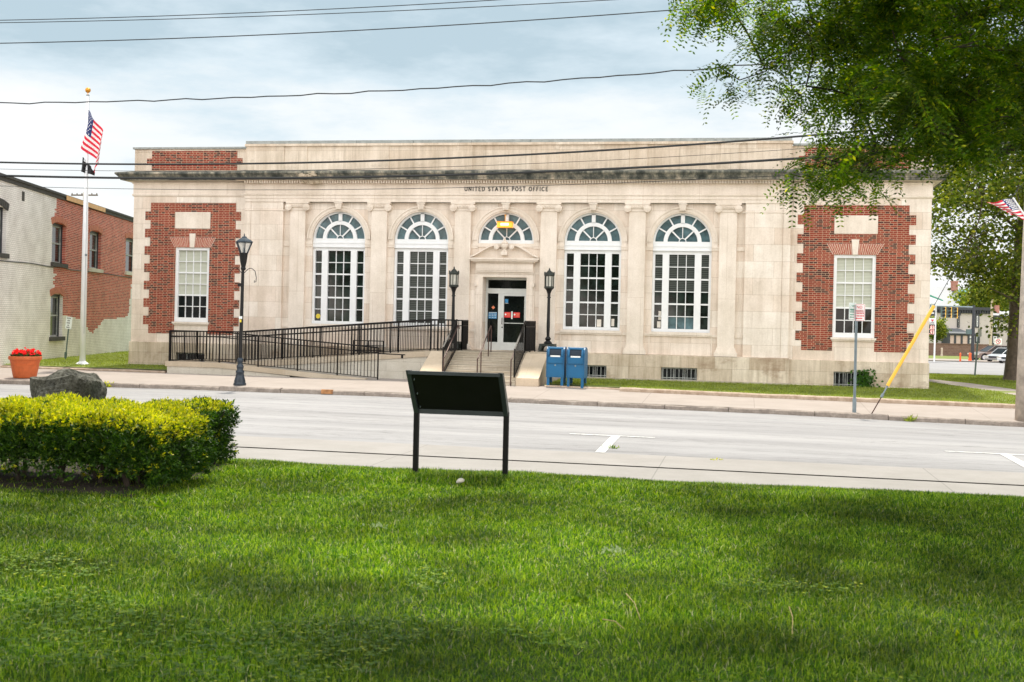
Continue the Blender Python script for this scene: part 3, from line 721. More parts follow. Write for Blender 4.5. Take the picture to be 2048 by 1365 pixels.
# lunette window + tall window (parts; copied per bay)
def lunette():
    mb = MB(); y0, y1 = .11, .19; z0 = ZS + .02
    mb.ring(0, ZS, .925, .99, .09, y1); mb.ring(0, z0, .505, .64, y0 - .02, y1)
    mb.box(-.065, .065, y0 - .02, y1, z0 + .62, z0 + .93)
    for a in (30, 60, 120, 150): 
        ca, sa = math.cos(R(a)), math.sin(R(a)); mb.bar((.63 * ca, y0 + .03, z0 + .63 * sa), (.93 * ca, y0 + .03, z0 + .93 * sa), .024, .05)
    for a in (45, 90, 135):
        ca, sa = math.cos(R(a)), math.sin(R(a)); mb.bar((.12 * ca, y0 + .03, z0 + .12 * sa), (.51 * ca, y0 + .03, z0 + .51 * sa), .024, .05)
    mb.ring(0, z0, .105, .13, y0 + .01, y1, n=16)
    mb.box(-.99, .99, .07, .2, 4.80, z0)
    return mb
def lun_glass():
    mb = MB(); n_ = 24; P = [(.95 * math.cos(math.pi * k / n_), .185, ZS + .95 * math.sin(math.pi * k / n_)) for k in range(n_ + 1)]; mb.q(*reversed(P)); return mb
def tallwin():
    mb = MB(); y0, y1 = .11, .20
    mb.box(-.99, .99, .05, .2, 4.745, 4.80); mb.box(-.99, .99, .06, .2, 4.63, 4.742); mb.box(-.99, .99, .04, .2, 4.60, 4.628)
    mb.box(-.99, .99, y0, y1, 4.485, 4.597); mb.box(-.99, .99, .07, y1, 1.85, 1.955)
    for s_ in (-1, 1): mb.box(s_ * .908, s_ * .99, .09, y1, 1.957, 4.483); mb.box(s_ * .43, s_ * .655, .08, y1, 1.957, 4.483)
    zz = [1.957 + (4.483 - 1.957) * k / 6 for k in range(7)]
    for k in range(1, 6):
        th = .028 if k in (2, 4) else .014
        for a, b in ((-.907, -.656), (-.429, .429), (.656, .907)): mb.box(a, b, y0 + .03, y1 - .002, zz[k] - th, zz[k] + th)
    for x_ in (-.143, .143): mb.box(x_ - .012, x_ + .012, y0 + .034, y1 - .004, 1.96, 4.48)
    return mb
def glass_rects(rs, y):
    mb = MB()
    for a, b, c, d in rs: mb.q((a, y, c), (b, y, c), (b, y, d), (a, y, d))
    return mb
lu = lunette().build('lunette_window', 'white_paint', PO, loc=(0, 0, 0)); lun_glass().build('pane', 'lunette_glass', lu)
tw = tallwin().build('window', 'white_paint', PO, loc=(0, 0, 0)); glass_rects([(-.9, .9, 1.95, 4.49)], .188).build('pane', 'window_glass', tw)
lu.location.x = bays[0]; tw.location.x = bays[0]
for c in bays[1:]:
    o = copy_tree(lu, PO); o.location.x = c
    if c: o = copy_tree(tw, PO); o.location.x = c
t = NT('dark_blinds'); w = t.add('ShaderNodeTexWave', {'Vector': t.coords(), 'Scale': 5.0, 'Distortion': 0.0}, bands_direction='Z')
t.base(t.ramp(w, [(.3, (.016, .022, .020)), (.7, (.075, .085, .078))])); t.b.inputs['Roughness'].default_value = .25
glass_rects([(-3.05 - .9, -3.05 + .9, 1.95, 4.49)], .1875).build('blind', 'dark_blinds', PO)
glass_rects([(6.1 - .9, 6.1 + .9, 3.2, 4.49)], .1875).build('blind', 'dark_blinds', PO)
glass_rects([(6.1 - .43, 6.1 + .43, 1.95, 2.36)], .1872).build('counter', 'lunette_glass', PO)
# papers and things seen behind the glass
def inpane(name, mat, bay, rs):
    for a, b, c, d in rs:
        mb = MB(); mb.box(bay + a, bay + b, .180, .1865, c, d); mb.build(name, mat, PO)
inpane('notice', 'ceramic_white', 6.1, [(-.80, -.68, 1.99, 2.2), (-.76, -.67, 2.26, 2.55)]); inpane('notice', 'ceramic_white', 3.05, [(.18, .33, 1.97, 2.22), (.68, .78, 2.0, 2.25)])
mb = MB(); mb.tube([(-6.1 - .785, .180, 2.12), (-6.1 - .785, .186, 2.12)], .085, 16); mb.build('sticker', 'yellow_mark', PO)
# basement windows
def basewin(w, z0, z1, y):
    mb = MB(); mb.box(-w, w, y + .12, y + .2, z1 - .05, z1); mb.box(-w, w, y + .12, y + .2, z0, z0 + .04)
    for x_ in fr(-w + .02, w - .02, 3): mb.box(x_ - .012, x_ + .012, y + .121, y + .2, z0 + .04, z1 - .05)
    for k in range(9): x_ = -w + .06 + (2 * w - .12) * k / 8; mb.bar((x_, y + .05, z0), (x_, y + .05, z1), .018)
    mb.box(-w, w, y + .03, y + .045, z0 + .08, z0 + .1); return mb
b0 = basewin(.6, .22, .655, -.25).build('basement_window', 'bar_grey', PO, loc=(0, 0, 0)); glass_rects([(-.6, .6, .2, .66)], -.06).build('pane', 'dark_glass', b0)
b0.location.x = bays[0]
for c in bays[1:]:
    if c: o = copy_tree(b0, PO); o.location.x = c
b1 = basewin(.57, .16, .67, 0).build('basement_window', 'bar_grey', PO, loc=(0, 0, 0)); glass_rects([(-.57, .57, .15, .68)], .19).build('pane', 'dark_glass', b1)
b1.location.x = 11.73; o = copy_tree(b1, PO); o.location.x = -11.73
# end pavilions: brick field with toothed edges
for s_ in (-1, 1):
    mx = lambda a, b: (a, b) if s_ > 0 else (-b, -a)
    ins = []; z = 6.187
    for k in range(15):
        e_ = mx(10.1, 13.465) if k % 2 == 0 else mx(9.90, 13.68); ins.append((e_[0], e_[1], z - .322, z)); z -= .322
    w0 = mx(11.1, 12.44); tb = mx(11.085, 12.48)
    outs = [(w0[0], w0[1], 1.3, 4.541), (tb[0], tb[1], 5.235, 5.85)]
    mb = MB(); mb.cells(ins, outs, .088, .1); mb.cells([(*mx(10.1, 13.465), 7.82, 8.092), (*mx(9.89, 13.665), 7.64, 7.82), (*mx(10.1, 13.465), 7.382, 7.64)], [], .088, .1)
    bp = mb.build('brick_panel', 'red_brick', PO)
    mb = MB(); c0 = s_ * 11.77; n_ = 24
    for k in range(n_):
        f0, f1 = k / n_ + .004, (k + 1) / n_ - .004
        if abs((f0 + f1) / 2 - .5) < .055: continue
        b0_, b1_ = c0 - .70 + 1.40 * f0, c0 - .70 + 1.40 * f1; t0, t1 = c0 - .90 + 1.8 * f0, c0 - .90 + 1.8 * f1
        mb.prism([(b0_, 4.545), (b1_, 4.545), (t1, 4.90), (t0, 4.90)], .079, .088)
    mb.build('jack_arch', 'arch_brick', bp)
    mb = MB(); mb.prism([(c0 - .71, 4.545), (c0 + .71, 4.545), (c0 + .91, 4.905), (c0 - .91, 4.905)], .083, .0875); mb.build('mortar', 'limestone_trim', bp)
    mb = MB(); mb.prism([(c0 - .085, 4.545), (c0 + .085, 4.545), (c0 + .12, 5.05), (c0 - .12, 5.05)], .05, .1); mb.build('keystone', 'limestone_trim', bp)
    mb = MB(); mb.box(tb[0] + .004, tb[1] - .004, .075, .1, 5.24, 5.846); mb.build('stone_tablet', 'limestone_trim', PO)
    mb = MB(); mb.box(w0[0] - .06, w0[1] + .06, .02, .25, 1.735, 1.80); mb.box(w0[0] - .03, w0[1] + .03, .05, .1, 1.69, 1.735); mb.build('window_sill', 'limestone_trim', PO)
def wingwin():
    mb = MB(); y0, y1 = .15, .24; w = .67; z0, z1 = 1.80, 4.541
    mb.box(-w, w, .13, y1, z1 - .10, z1); mb.box(-w, w, .12, y1, z0, z0 + .16)
    for s_ in (-1, 1): mb.box(s_ * (w - .1), s_ * w, .13, y1, z0 + .16, z1 - .1)
    a, b = z0 + .16, z1 - .10
    for k in range(1, 6):
        th = .028 if k in (2, 4) else .014; zz = a + (b - a) * k / 6; mb.box(-w + .1, w - .1, y0 + .03, y1 - .002, zz - th, zz + th)
    for k in (1, 2, 3): x_ = -w + .1 + (2 * w - .2) * k / 4; mb.box(x_ - .013, x_ + .013, y0 + .034, y1 - .004, a, b)
    return mb
ww = wingwin().build('window', 'white_paint', PO, loc=(0, 0, 0)); glass_rects([(-.58, .58, 1.95, 2.80)], .232).build('pane', 'dark_glass', ww); glass_rects([(-.58, .58, 2.803, 4.46)], .23).build('blind', 'blinds', ww)
ww.location.x = -11.77; o = copy_tree(ww, PO); o.location.x = 11.77
# door
mb = MB()
mb.box(-1.0, -.78, -.06, .0, 1.06, 3.62); mb.box(.78, 1.0, -.06, .0, 1.06, 3.62); mb.box(-1.0, 1.0, -.06, 0, 3.62, 3.79); mb.box(-1.03, 1.03, -.09, 0, 3.74, 3.80)
for s_ in (-1, 1): mb.box(s_ * .78, s_ * .83, -.085, -.06, 1.06, 3.62); mb.box(s_ * 1.0, s_ * 1.06, -.03, 0, 1.06, 4.0); mb.box(s_ * .98, s_ * 1.06, -.12, 0, 3.3, 3.42)
mb.box(-1.0, 1.0, -.13, 0, 3.80, 4.12)
for k in range(6): a = math.pi * (k + .5) / 6; zz = 3.80 + .32 * (k + .5) / 6; mb.box(-1.01, 1.01, -.13 - .05 * math.sin(a), -.13, zz - .0266, zz + .0266)
mb.box(-1.10, 1.10, -.22, 0, 4.12, 4.165); mb.box(-1.18, 1.18, -.30, 0, 4.165, 4.22); mb.box(-1.22, 1.22, -.34, 0, 4.22, 4.275)
mb.cells([(-.95, .95, 1.06, 4.1)], [(-.78, .78, 1.0, 3.62)], -.0, .0)
ds = mb.build('door_surround', 'limestone_trim', PO)
mb = MB()
for s_ in (-1, 1):
    pts = []
    for k in range(13):
        t_ = k / 12; x_ = 1.20 - .92 * t_; z_ = 4.30 + .40 * sm(t_ ** .85); pts.append((x_, z_))
    for (a, za), (b, zb) in zip(pts, pts[1:]):
        P = [(s_ * a, za), (s_ * b, zb), (s_ * b, zb + .055), (s_ * a, za + .03)]
        if s_ > 0: P = P[::-1]
        mb.prism(P, -.30, -.0)
        P = [(s_ * a, 4.275), (s_ * b, 4.275), (s_ * b, zb), (s_ * a, za)]
        if s_ > 0: P = P[::-1]
        mb.prism(P, -.10, -.0)
    mb.tube([(s_ * .27, -.32, 4.66), (s_ * .27, -.02, 4.66)], .085, 16); mb.tube([(s_ * .27, -.34, 4.66), (s_ * .27, -.3, 4.66)], .045, 12)
mb.prism([(-.30, 4.276), (.30, 4.276), (.30, 4.60), (-.30, 4.60)], -.095, 0); mb.box(-1.0, 1.0, -.03, .2, 4.66, 4.797)
mb.build('pediment', 'limestone_trim', ds)
mb = MB(); mb.lathe([(.09, 0), (.10, .03), (.05, .07), (.06, .09), (.11, .16), (.12, .22), (.10, .28), (.12, .30), (.07, .36), (.03, .42), (.04, .44), (.015, .48)], (0, -.18, 4.50), 14); mb.box(-.11, .11, -.28, -.1, 4.38, 4.50)
mb.build('urn', 'limestone_trim', ds, smooth=False)
mb = MB(); mb.box(-.78, -.775, 0, .6, 1.06, 3.62); mb.box(.775, .78, 0, .6, 1.06, 3.62); mb.box(-.78, .78, 0, .6, 3.615, 3.64); mb.box(-.78, .78, -.3, .6, 1.0, 1.062)
mb.build('door_recess', 'limestone', PO)
mb = MB(); y0, y1 = .48, .56
mb.box(-.775, .775, y0, y1, 3.54, 3.614); mb.box(-.775, .775, y0, y1, 3.06, 3.24)
for a, b in ((-.775, -.70), (-.32, -.20), (.70, .775)): mb.box(a, b, y0, y1, 1.062, 3.06)
for a, b in ((-.775, -.70), (.70, .775)): mb.box(a, b, y0, y1, 3.24, 3.54)
mb.box(-.70, -.32, y0 + .01, y1, 1.062, 1.345)
dr = mb.build('door_frame', 'door_metal', PO)
glass_rects([(-.70, -.32, 1.34, 3.06), (-.70, .70, 3.24, 3.54)], .53).build('pane', 'dark_glass', dr)
mb = MB(); mb.box(-.198, -.11, y0 - .02, y1, 1.07, 3.055); mb.box(.62, .698, y0 - .02, y1, 1.07, 3.055); mb.box(-.11, .62, y0 - .02, y1, 2.98, 3.055); mb.box(-.11, .62, y0 - .02, y1, 1.07, 1.345); mb.box(-.11, .62, y0 - .005, y1, 2.01, 2.035)
door = mb.build('door', 'door_metal', PO, label='silver framed glass door with red and blue stickers')
glass_rects([(-.11, .62, 1.34, 2.98)], .525).build('pane', 'dark_glass', door)
mb = MB(); mb.tube([(-.155, .46, 1.98), (-.155, .38, 1.98), (-.155, .38, 2.2), (-.155, .46, 2.2)], .012, 8); mb.tube([(-.155, .44, 1.87), (-.155, .46, 1.87)], .025, 10); mb.build('handle', 'rail_metal', door)
for a, b, c, d in ((-.10, .13, 2.22, 2.41), (.23, .46, 2.22, 2.41)): mb = MB(); mb.box(a, b, .512, .52, c, d); mb.build('sticker', 'sticker_red', door)
mb = MB(); mb.box(.15, .20, .510, .518, 2.17, 2.44); mb.tube([(-.055, .508, 2.33), (-.055, .513, 2.33)], .033, 12); mb.tube([(.27, .508, 2.33), (.27, .513, 2.33)], .033, 12); mb.box(-.10, .03, .513, .516, 2.715, 2.725); mb.build('sticker', 'sign_white', door)
mb = MB(); mb.box(-.09, .03, .512, .52, 2.74, 2.87); mb.build('sticker', 'sticker_blue', door)
mb = MB()
for z_ in (2.36, 2.32, 2.28): mb.box(.0, .11, .508, .512, z_ - .006, z_ + .006); mb.box(.33, .44, .508, .512, z_ - .01, z_ + .01)
mb.build('sticker_print', 'sticker_orange', door)
mb = MB(); mb.box(-.67, -.37, .517, .525, 2.17, 2.40); mb.build('sticker', 'sticker_blue', dr)
mb = MB()
for i in range(5):
    for j in range(3): mb.box(-.655 + i * .058, -.625 + i * .058, .513, .517, 2.20 + j * .06, 2.22 + j * .06)
mb.box(-.66, -.38, .513, .517, 2.375, 2.39); mb.build('sticker_print', 'sign_white', dr)
mb = MB(); mb.box(-.55, -.46, .517, .525, 2.52, 2.61, R(0), (0, 0)); mb.v = [(-.505 + ((x + .505) - (z - 2.565)) * .707, y, 2.565 + ((x + .505) + (z - 2.565)) * .707) for x, y, z in mb.v]; mb.build('sticker', 'sticker_orange', dr)
# inscription in thin serif capitals (one mesh, strokes)
def arcp(cx, cy, rx, ry, a0, a1, n=8): return [(cx + rx * math.cos(R(a0 + (a1 - a0) * k / n)), cy + ry * math.sin(R(a0 + (a1 - a0) * k / n))) for k in range(n + 1)]
GL = {'U': (.8, [[(.1, 1), (.1, .35)] + arcp(.4, .35, .3, .35, 180, 360) + [(.7, 1)]], [(.1, 1), (.7, 1)]),
      'N': (.85, [[(.12, 0), (.12, 1), (.72, 0), (.72, 1)]], [(.12, 0), (.12, 1), (.72, 1)]),
      'I': (.3, [[(.15, 0), (.15, 1)]], [(.15, 0), (.15, 1)]),
      'T': (.75, [[(.03, 1), (.72, 1)], [(.375, 0), (.375, 1)]], [(.375, 0)]),
      'E': (.65, [[(.6, 1), (.12, 1), (.12, 0), (.62, 0)], [(.12, .52), (.5, .52)]], []),
      'F': (.6, [[(.58, 1), (.12, 1), (.12, 0)], [(.12, .52), (.48, .52)]], [(.12, 0)]),
      'D': (.82, [[(.12, 0), (.12, 1), (.35, 1)] + arcp(.35, .5, .4, .5, 90, -90) + [(.12, 0)]], []),
      'S': (.6, [arcp(.3, .75, .22, .25, 30, 270, 8) + arcp(.3, .25, .24, .25, 90, -150, 8)], []),
      'A': (.8, [[(.05, 0), (.4, 1), (.75, 0)], [(.18, .35), (.62, .35)]], [(.05, 0), (.75, 0)]),
      'P': (.65, [[(.12, 0), (.12, 1), (.35, 1)] + arcp(.35, .74, .25, .26, 90, -90) + [(.12, .48)]], [(.12, 0)]),
      'O': (.85, [arcp(.42, .5, .36, .5, 0, 360, 16)], []), 'C': (.78, [arcp(.43, .5, .36, .5, 45, 315, 12)], [])}
s_ = 'UNITED STATES POST OFFICE'; gap = .27; spc = .62
tot = sum((spc if c == ' ' else GL[c][0] + gap) for c in s_) - gap
x0_, x1_, z0_, hgt = -1.485, 1.475, 6.615, .135; kx = (x1_ - x0_) / tot; mb = MB(); x = x0_; yk = -.147
for c in s_:
    if c == ' ': x += spc * kx; continue
    w_, st, sf = GL[c]
    for pl in st:
        for (a, b), (c2, d) in zip(pl, pl[1:]): mb.bar((x + a * kx, yk, z0_ + b * hgt), (x + c2 * kx, yk, z0_ + d * hgt), .02, .026)
    for a, b in sf: mb.bar((x + a * kx - .018, yk, z0_ + b * hgt), (x + a * kx + .018, yk, z0_ + b * hgt), .016, .012)
    x += (w_ + gap) * kx
mb.build('inscription', 'ink', PO)
# amber box light hanging in the middle arch
LA = empty('hanging_lamp', (0, -.2, 5.32), 'glowing amber box lamp hanging in the middle arch above the post office door', 'lamp')
mb = MB(); mb.box(-.26, .26, -.34, -.06, 5.335, 5.52); mb.build('lamp_box', 'amber_light', LA)
mb = MB(); mb.box(-.13, .15, -.348, -.341, 5.40, 5.48); mb.build('tube', 'tube_light', LA)
mb = MB(); mb.box(-.28, .28, -.36, -.04, 5.52, 5.545); mb.box(-.27, .27, -.35, -.05, 5.32, 5.335); mb.tube([(0, -.2, 5.54), (0, -.2, 5.78), (0, .1, 5.80)], .012, 6); mb.tube([(0, -.2, 5.78), (0, -.2, 5.75)], .03, 8); mb.build('bracket', 'gold', LA)

# ================================================================ STEPS, CHEEKS, RAMP
ST = empty('entrance_steps', (0, -3, 0), 'flight of seven pale stone steps rising to the post office door between sloping cheek blocks', 'steps')
YL = -2.3; ZL = 1.06; G0 = .07; nr = 7; rise = (ZL - G0) / nr
mb = MB(); mb.box(-1.25, 2.0, YL, -.26, 0, ZL)
for k in range(nr - 1): mb.box(-1.22, 1.22, YL - .3 * (k + 1), YL - .3 * k, -.1, ZL - rise * (k + 1)); mb.box(-1.22, 1.22, YL - .3 * (k + 1) - .02, YL - .3 * k, ZL - rise * (k + 1) - .035, ZL - rise * (k + 1) + .002)
mb.box(-1.22, 1.22, YL - .02, YL + .02, ZL - .04, ZL + .002)
mb.build('steps', 'step_stone', ST)
for s_ in (-1, 1):
    mb = MB(); a, b = sorted((s_ * 1.235, s_ * 1.96))
    P = [(YL + .01, -.1), (YL + .01, ZL - .01), (YL - .12, ZL - .03), (YL - 1.0, .66), (YL - 1.55, .40), (YL - 1.8, .32), (YL - 1.82, -.1)]
    mb.prismx(P, a, b); mb.build('cheek', 'cheek_stone', ST)
mb = MB(); mb.box(1.25, 1.98, YL + .012, -.27, ZL + .0, ZL + .02); mb.build('landing_edge', 'ramp_cap', ST)
# railings: helper
def railing(mb, a, b, h=1.04, post=1.25, bal=.115, foot=.05, mid=.86, posts=True, ends=(True, True), w=.019):
    a = Vector(a); b = Vector(b); Lh = (Vector((b.x, b.y, 0)) - Vector((a.x, a.y, 0))).length; d = (b - a)
    up = Vector((0, 0, 1))
    mb.bar(a + up * h, b + up * h, .045, .04); mb.bar(a + up * foot, b + up * foot, .03, .022)
    if mid: mb.bar(a + up * mid, b + up * mid, .03, .03)
    n_ = max(1, int(Lh / bal))
    for k in range(1, n_): p = a + d * k / n_; mb.bar(p + up * foot, p + up * (h - .02), w)
    n_ = max(1, round(Lh / post))
    for k in range(n_ + 1):
        if (k == 0 and not ends[0]) or (k == n_ and not ends[1]): continue
        p = a + d * k / n_; mb.bar(p - up * .05, p + up * h, .04)
    return mb
# ramp
RP = empty('wheelchair_ramp', (-6, -2.2, 0), 'pale stone wheelchair ramp doubling back along the left half of the facade', 'ramp')
XL, XT, XB, XD = -11.07, -9.15, -3.95, -1.26   # left end, turn, foot of lower run, door landing
YF, YM, YB = -3.22, -2.12, -1.0; ZR = .40
def zfoot(x): return z_sw(x)
mb = MB()   # deck
mb.box(XL + .05, XT, YF + .05, YB, 0, ZR + .0)
mb.q((XT, YF + .05, ZR), (XB, YF + .05, .07), (XB, YM, .07), (XT, YM, ZR)); mb.q((XT, YM, ZR), (-2.2, YM, 1.0), (-2.2, YB, 1.0), (XT, YB, ZR)); mb.box(-2.2, XD + .0, YM + .02, YB, .2, 1.0)
mb.build('deck', 'sidewalk_concrete', RP)
def slab(mb, xa, za, xb, zb, y0, y1, th): # sloping stone curb: top from za to zb
    P = [(xa, za - th), (xb, zb - th), (xb, zb), (xa, za)]; mb.prism(P, y0, y1)
mb = MB(); slab(mb, XL, .475, XT, .475, YF, YF + .2, .17); slab(mb, XT + .002, .475, XB, .10, YF, YF + .2, .17); mb.box(XL, XL + .2, YF + .201, YB, .31, .475)
slab(mb, -9.0, .46, -2.05, 1.045, YM - .0, YM + .2, .19); mb.box(-2.04, XD + .0, YM, YM + .2, .87, 1.045)
mb.build('ramp_curb', 'ramp_cap', RP)
mb = MB(); P = [(XL + .06, -.1), (-6.6, -.1), (-6.6, .10), (XT, .30), (XL + .06, .305)]; mb.prism(P, YF + .03, YF + .15); mb.box(XL + .06, XL + .15, YF + .16, YB, -.1, .305)
P = [(-9.0, -.1), (XD - .0, -.1), (XD - .0, .86), (-2.05, .855), (-9.0, .27)]; mb.prism(P, YM + .03, YM + .18)
mb.build('ramp_wall', 'ramp_block', RP)
mb = MB(); railing(mb, (XL + .1, YF + .1, .475), (XT, YF + .1, .475), ends=(True, False)); railing(mb, (XT, YF + .1, .475), (XB + .38, YF + .1, .085), post=1.3)
mb.tube([(XB + .38, YF + .1, .93), (XB + 1.3, YF + .1, .915)], .018, 8); mb.tube([(XB + 1.2, YF + .1, .90), (XB + 1.2, YF + .1, .80)], .04, 8)
mb.build('front_railing', 'rail_metal', RP)
mb = MB(); railing(mb, (XL + .1, YB, .44), (XL + .1, YF + .2, .44), bal=.12); mb.build('end_railing', 'rail_metal', RP)
mb = MB(); railing(mb, (-9.0, YM + .1, .47), (-2.1, YM + .1, 1.05), post=1.35); railing(mb, (-2.1, YM + .1, 1.05), (XD, YM + .1, 1.05), ends=(False, True)); mb.build('middle_railing', 'rail_metal', RP)
mb = MB(); railing(mb, (XL + .1, YB, .44), (XT, YB, .46)); railing(mb, (XT, YB, .46), (-2.1, YB, 1.04), post=1.35, ends=(False, True)); railing(mb, (-2.1, YB, 1.04), (XD, YB, 1.04), ends=(False, True)); railing(mb, (XD, YB, 1.04), (XD, -.15, 1.04), bal=.09, mid=.86)
mb.build('wall_railing', 'rail_metal', RP)
mb = MB()
for z_ in (.95, 1.12, 1.29): mb.bar((-5.3, -.5, z_), (-4.2, -.5, z_), .05, .03)
for x_ in (-5.3, -4.75, -4.2): mb.bar((x_, -.5, .2), (x_, -.5, 1.3), .035)
mb.build('areaway_guard', 'rail_metal', RP)
# step handrails
def step_rail(name, x, label, full=False, box=False):
    root = empty(name, (x, -3.1, .5), label, 'handrail', 'handrails on the entrance steps')
    zt, zb = ZL, G0; yt, yb = YL + .15, YL - 1.72
    mb = MB()
    if full:
        h = 1.04
        a, b = Vector((x, yt, zt + h)), Vector((x, yb + .1, zb + .22 + h * .88)); mb.bar(a, b, .05, .04)
        mb.bar((x, yt, zt + .08), (x, yb + .1, zb + .26), .03)
        for k in range(15): t_ = k / 14; p = a.lerp(b, t_); mb.bar((x, p.y, zt + .08 - (zt - zb - .18) * t_), (x, p.y, p.z), .016 if 0 < k < 14 else .04)
        if box: railing(mb, (x, yt, zt), (x, -.25, zt), bal=.10, mid=.86, post=.95)
        mb.build('guard', 'rail_metal', root)
        xo = x + (.07 if x < 0 else -.07)
    else: xo = x
    mb = MB(); hh = .86
    P = [(xo, yt + .05, zt + hh - .12), (xo, yt + .03, zt + hh - .02), (xo, yt - .05, zt + hh), (xo, yb, zb + hh - .03), (xo, yb - .1, zb + hh - .05)]
    mb.tube(P, .021, 8); mb.tube([(xo, yb - .1, zb + hh - .05), (xo, yb - .1, zb - .03)], .019, 8)
    if not full:
        mb.tube([(xo, yt + .05, zt + hh - .12), (xo, yt + .05, zt)], .019, 8); mb.tube([(xo, yt - .35, zt + hh - .22), (xo, yt - .35, zt - rise * 1)], .019, 8); mb.tube([(xo, yb + .42, zb + hh + .16), (xo, yb + .42, zb + rise)], .019, 8)
    mb.build('grab_bar', 'rust_rail', root)
    return root
step_rail('handrail', -1.17, 'black balustered handrail at the left edge of the entrance steps beside the ramp', True)
step_rail('handrail', 0.0, 'plain rusty pipe handrail standing in the middle of the entrance steps', False)
step_rail('handrail', 1.15, 'black balustered handrail at the right edge of the entrance steps nearest the blue mailboxes', True, True)

# ================================================================ LAMPS
def door_lamp(x, label):
    o = empty('door_lamp', (x, -.65, 1.06), label, 'lamp post', 'iron lamps flanking the post office door')
    return o
dl = door_lamp(0, 'x')
mb = MB(); z = 1.06; y = -.65
mb.box(-.30, .30, y - .3, y + .3, z, z + .05)
for a in range(4):
    w = R(45 + 90 * a); mb.tube([(.34 * math.cos(w), y + .34 * math.sin(w), z + .06), (.30 * math.cos(w), y + .30 * math.sin(w), z + .2), (.14 * math.cos(w), y + .14 * math.sin(w), z + .26)], [.06, .07, .05], 7)
mb.box(-.26, .26, y - .26, y + .26, z + .22, z + .29)
mb.build('pedestal', 'bronze_green', dl)
mb = MB(); mb.lathe([(.13, .29), (.14, .33), (.07, .40), (.11, .46), (.05, .54), (.06, .9), (.052, 1.5), (.048, 1.84), (.075, 1.86), (.05, 1.90), (.055, 2.0), (.10, 2.12), (.16, 2.18)], (0, y, z), 12); mb.build('post', 'black_metal', dl)
mb = MB(); mb.lathe([(.17, 2.18), (.175, 2.24), (.14, 2.25)], (0, y, z), 8)
for k in range(8):
    w = 2 * math.pi * k / 8; mb.bar((.15 * math.cos(w), y + .15 * math.sin(w), z + 2.24), (.155 * math.cos(w), y + .155 * math.sin(w), z + 2.62), .022); mb.bar((.17 * math.cos(w), y + .17 * math.sin(w), z + 2.62), (.17 * math.cos(w), y + .17 * math.sin(w), z + 2.74), .025)
mb.lathe([(.17, 2.60), (.185, 2.64), (.16, 2.68), (.09, 2.74), (.06, 2.78), (.03, 2.80), (.03, 2.83), (.008, 2.88)], (0, y, z), 8); lh = mb.build('lantern', 'bronze_green', dl)
mb = MB(); mb.lathe([(.135, 2.25), (.14, 2.60)], (0, y, z), 8); mb.build('glass', 'lantern_glass', lh)
dl.location.x = -1.67; dl['label'] = 'black iron lantern post left of the post office door behind the ramp railing'
d2 = copy_tree(dl); d2.location.x = 1.67; d2['label'] = 'black iron lantern post right of the post office door above the blue mailboxes'

SL = empty('street_lamp', (-6.56, -7.3, .0), 'tall black ornamental street lamp with flared glass lantern and curled arms at the kerb', 'street lamp')
c = (-6.56, -7.3, .0)
mb = MB(); mb.lathe([(.19, -.03), (.19, .05), (.165, .08), (.17, .12), (.13, .26), (.115, .36), (.13, .38), (.125, .42), (.085, .45), (.105, .52), (.11, .57), (.075, .62), (.07, .66), (.095, .72), (.09, .78), (.06, .82)], c, 16); mb.build('base', 'lamp_blue_black', SL, smooth=True)
mb = MB(); mb.tube([(c[0], c[1], .80), (c[0] + .02, c[1], 3.48)], [.058, .045], 12); mb.lathe([(.055, 3.44), (.075, 3.47), (.08, 3.5), (.06, 3.53), (.10, 3.70), (.125, 3.92), (.13, 3.95), (.09, 3.96)], (c[0] + .03, c[1], 0), 12)
mb.box(c[0] - .12, c[0] - .05, c[1] - .04, c[1] + .04, 2.95, 3.05)
for s_ in (-1, 1):
    P = [(c[0] + .02 + s_ * .05, c[1], 3.36)] + [(c[0] + .02 + s_ * (.05 + .34 * k / 8), c[1], 3.36 + .14 * math.sin(math.pi * k / 9)) for k in range(1, 9)] + [(c[0] + .02 + s_ * .43, c[1], 3.22), (c[0] + .02 + s_ * .42, c[1], 3.1), (c[0] + .02 + s_ * .37, c[1], 3.08), (c[0] + .02 + s_ * .37, c[1], 3.14)]
    mb.tube(P, .011, 6)
mb.build('post', 'black_metal', SL)
mb = MB(); cx_ = c[0] + .04
for k in range(6):
    w = 2 * math.pi * k / 6; ca, sa = math.cos(w), math.sin(w); mb.bar((cx_ + .115 * ca, c[1] + .115 * sa, 3.95), (cx_ + .25 * ca, c[1] + .25 * sa, 4.27), .028)
mb.lathe([(.27, 4.26), (.28, 4.29), (.20, 4.35), (.10, 4.40), (.07, 4.44), (.02, 4.46), (.02, 4.49), (.008, 4.54)], (cx_, c[1], 0), 6); ln = mb.build('lantern', 'lamp_blue_black', SL)
mb = MB(); mb.lathe([(.10, 3.96), (.235, 4.26)], (cx_, c[1], 0), 6); t = NT('clear_glass'); t.b.inputs['Alpha'].default_value = .35; t.b.inputs['Base Color'].default_value = (.8, .85, .85, 1); t.b.inputs['Roughness'].default_value = .1
mb.build('glass', 'clear_glass', ln)
mb = MB(); mb.lathe([(.04, 3.95), (.05, 4.03), (.03, 4.10)], (cx_, c[1], 0), 8); mb.build('bulb_socket', 'black_metal', ln)
mb = MB(); mb.box(c[0] - .045, c[0] + .055, c[1] - .066, c[1] - .05, 1.98, 2.06); mb.build('sticker', 'sign_white', SL)
mb = MB(); mb.box(c[0] - .02, c[0] + .03, c[1] - .066, c[1] - .05, 1.88, 1.96); mb.build('sticker', 'yellow_mark', SL)

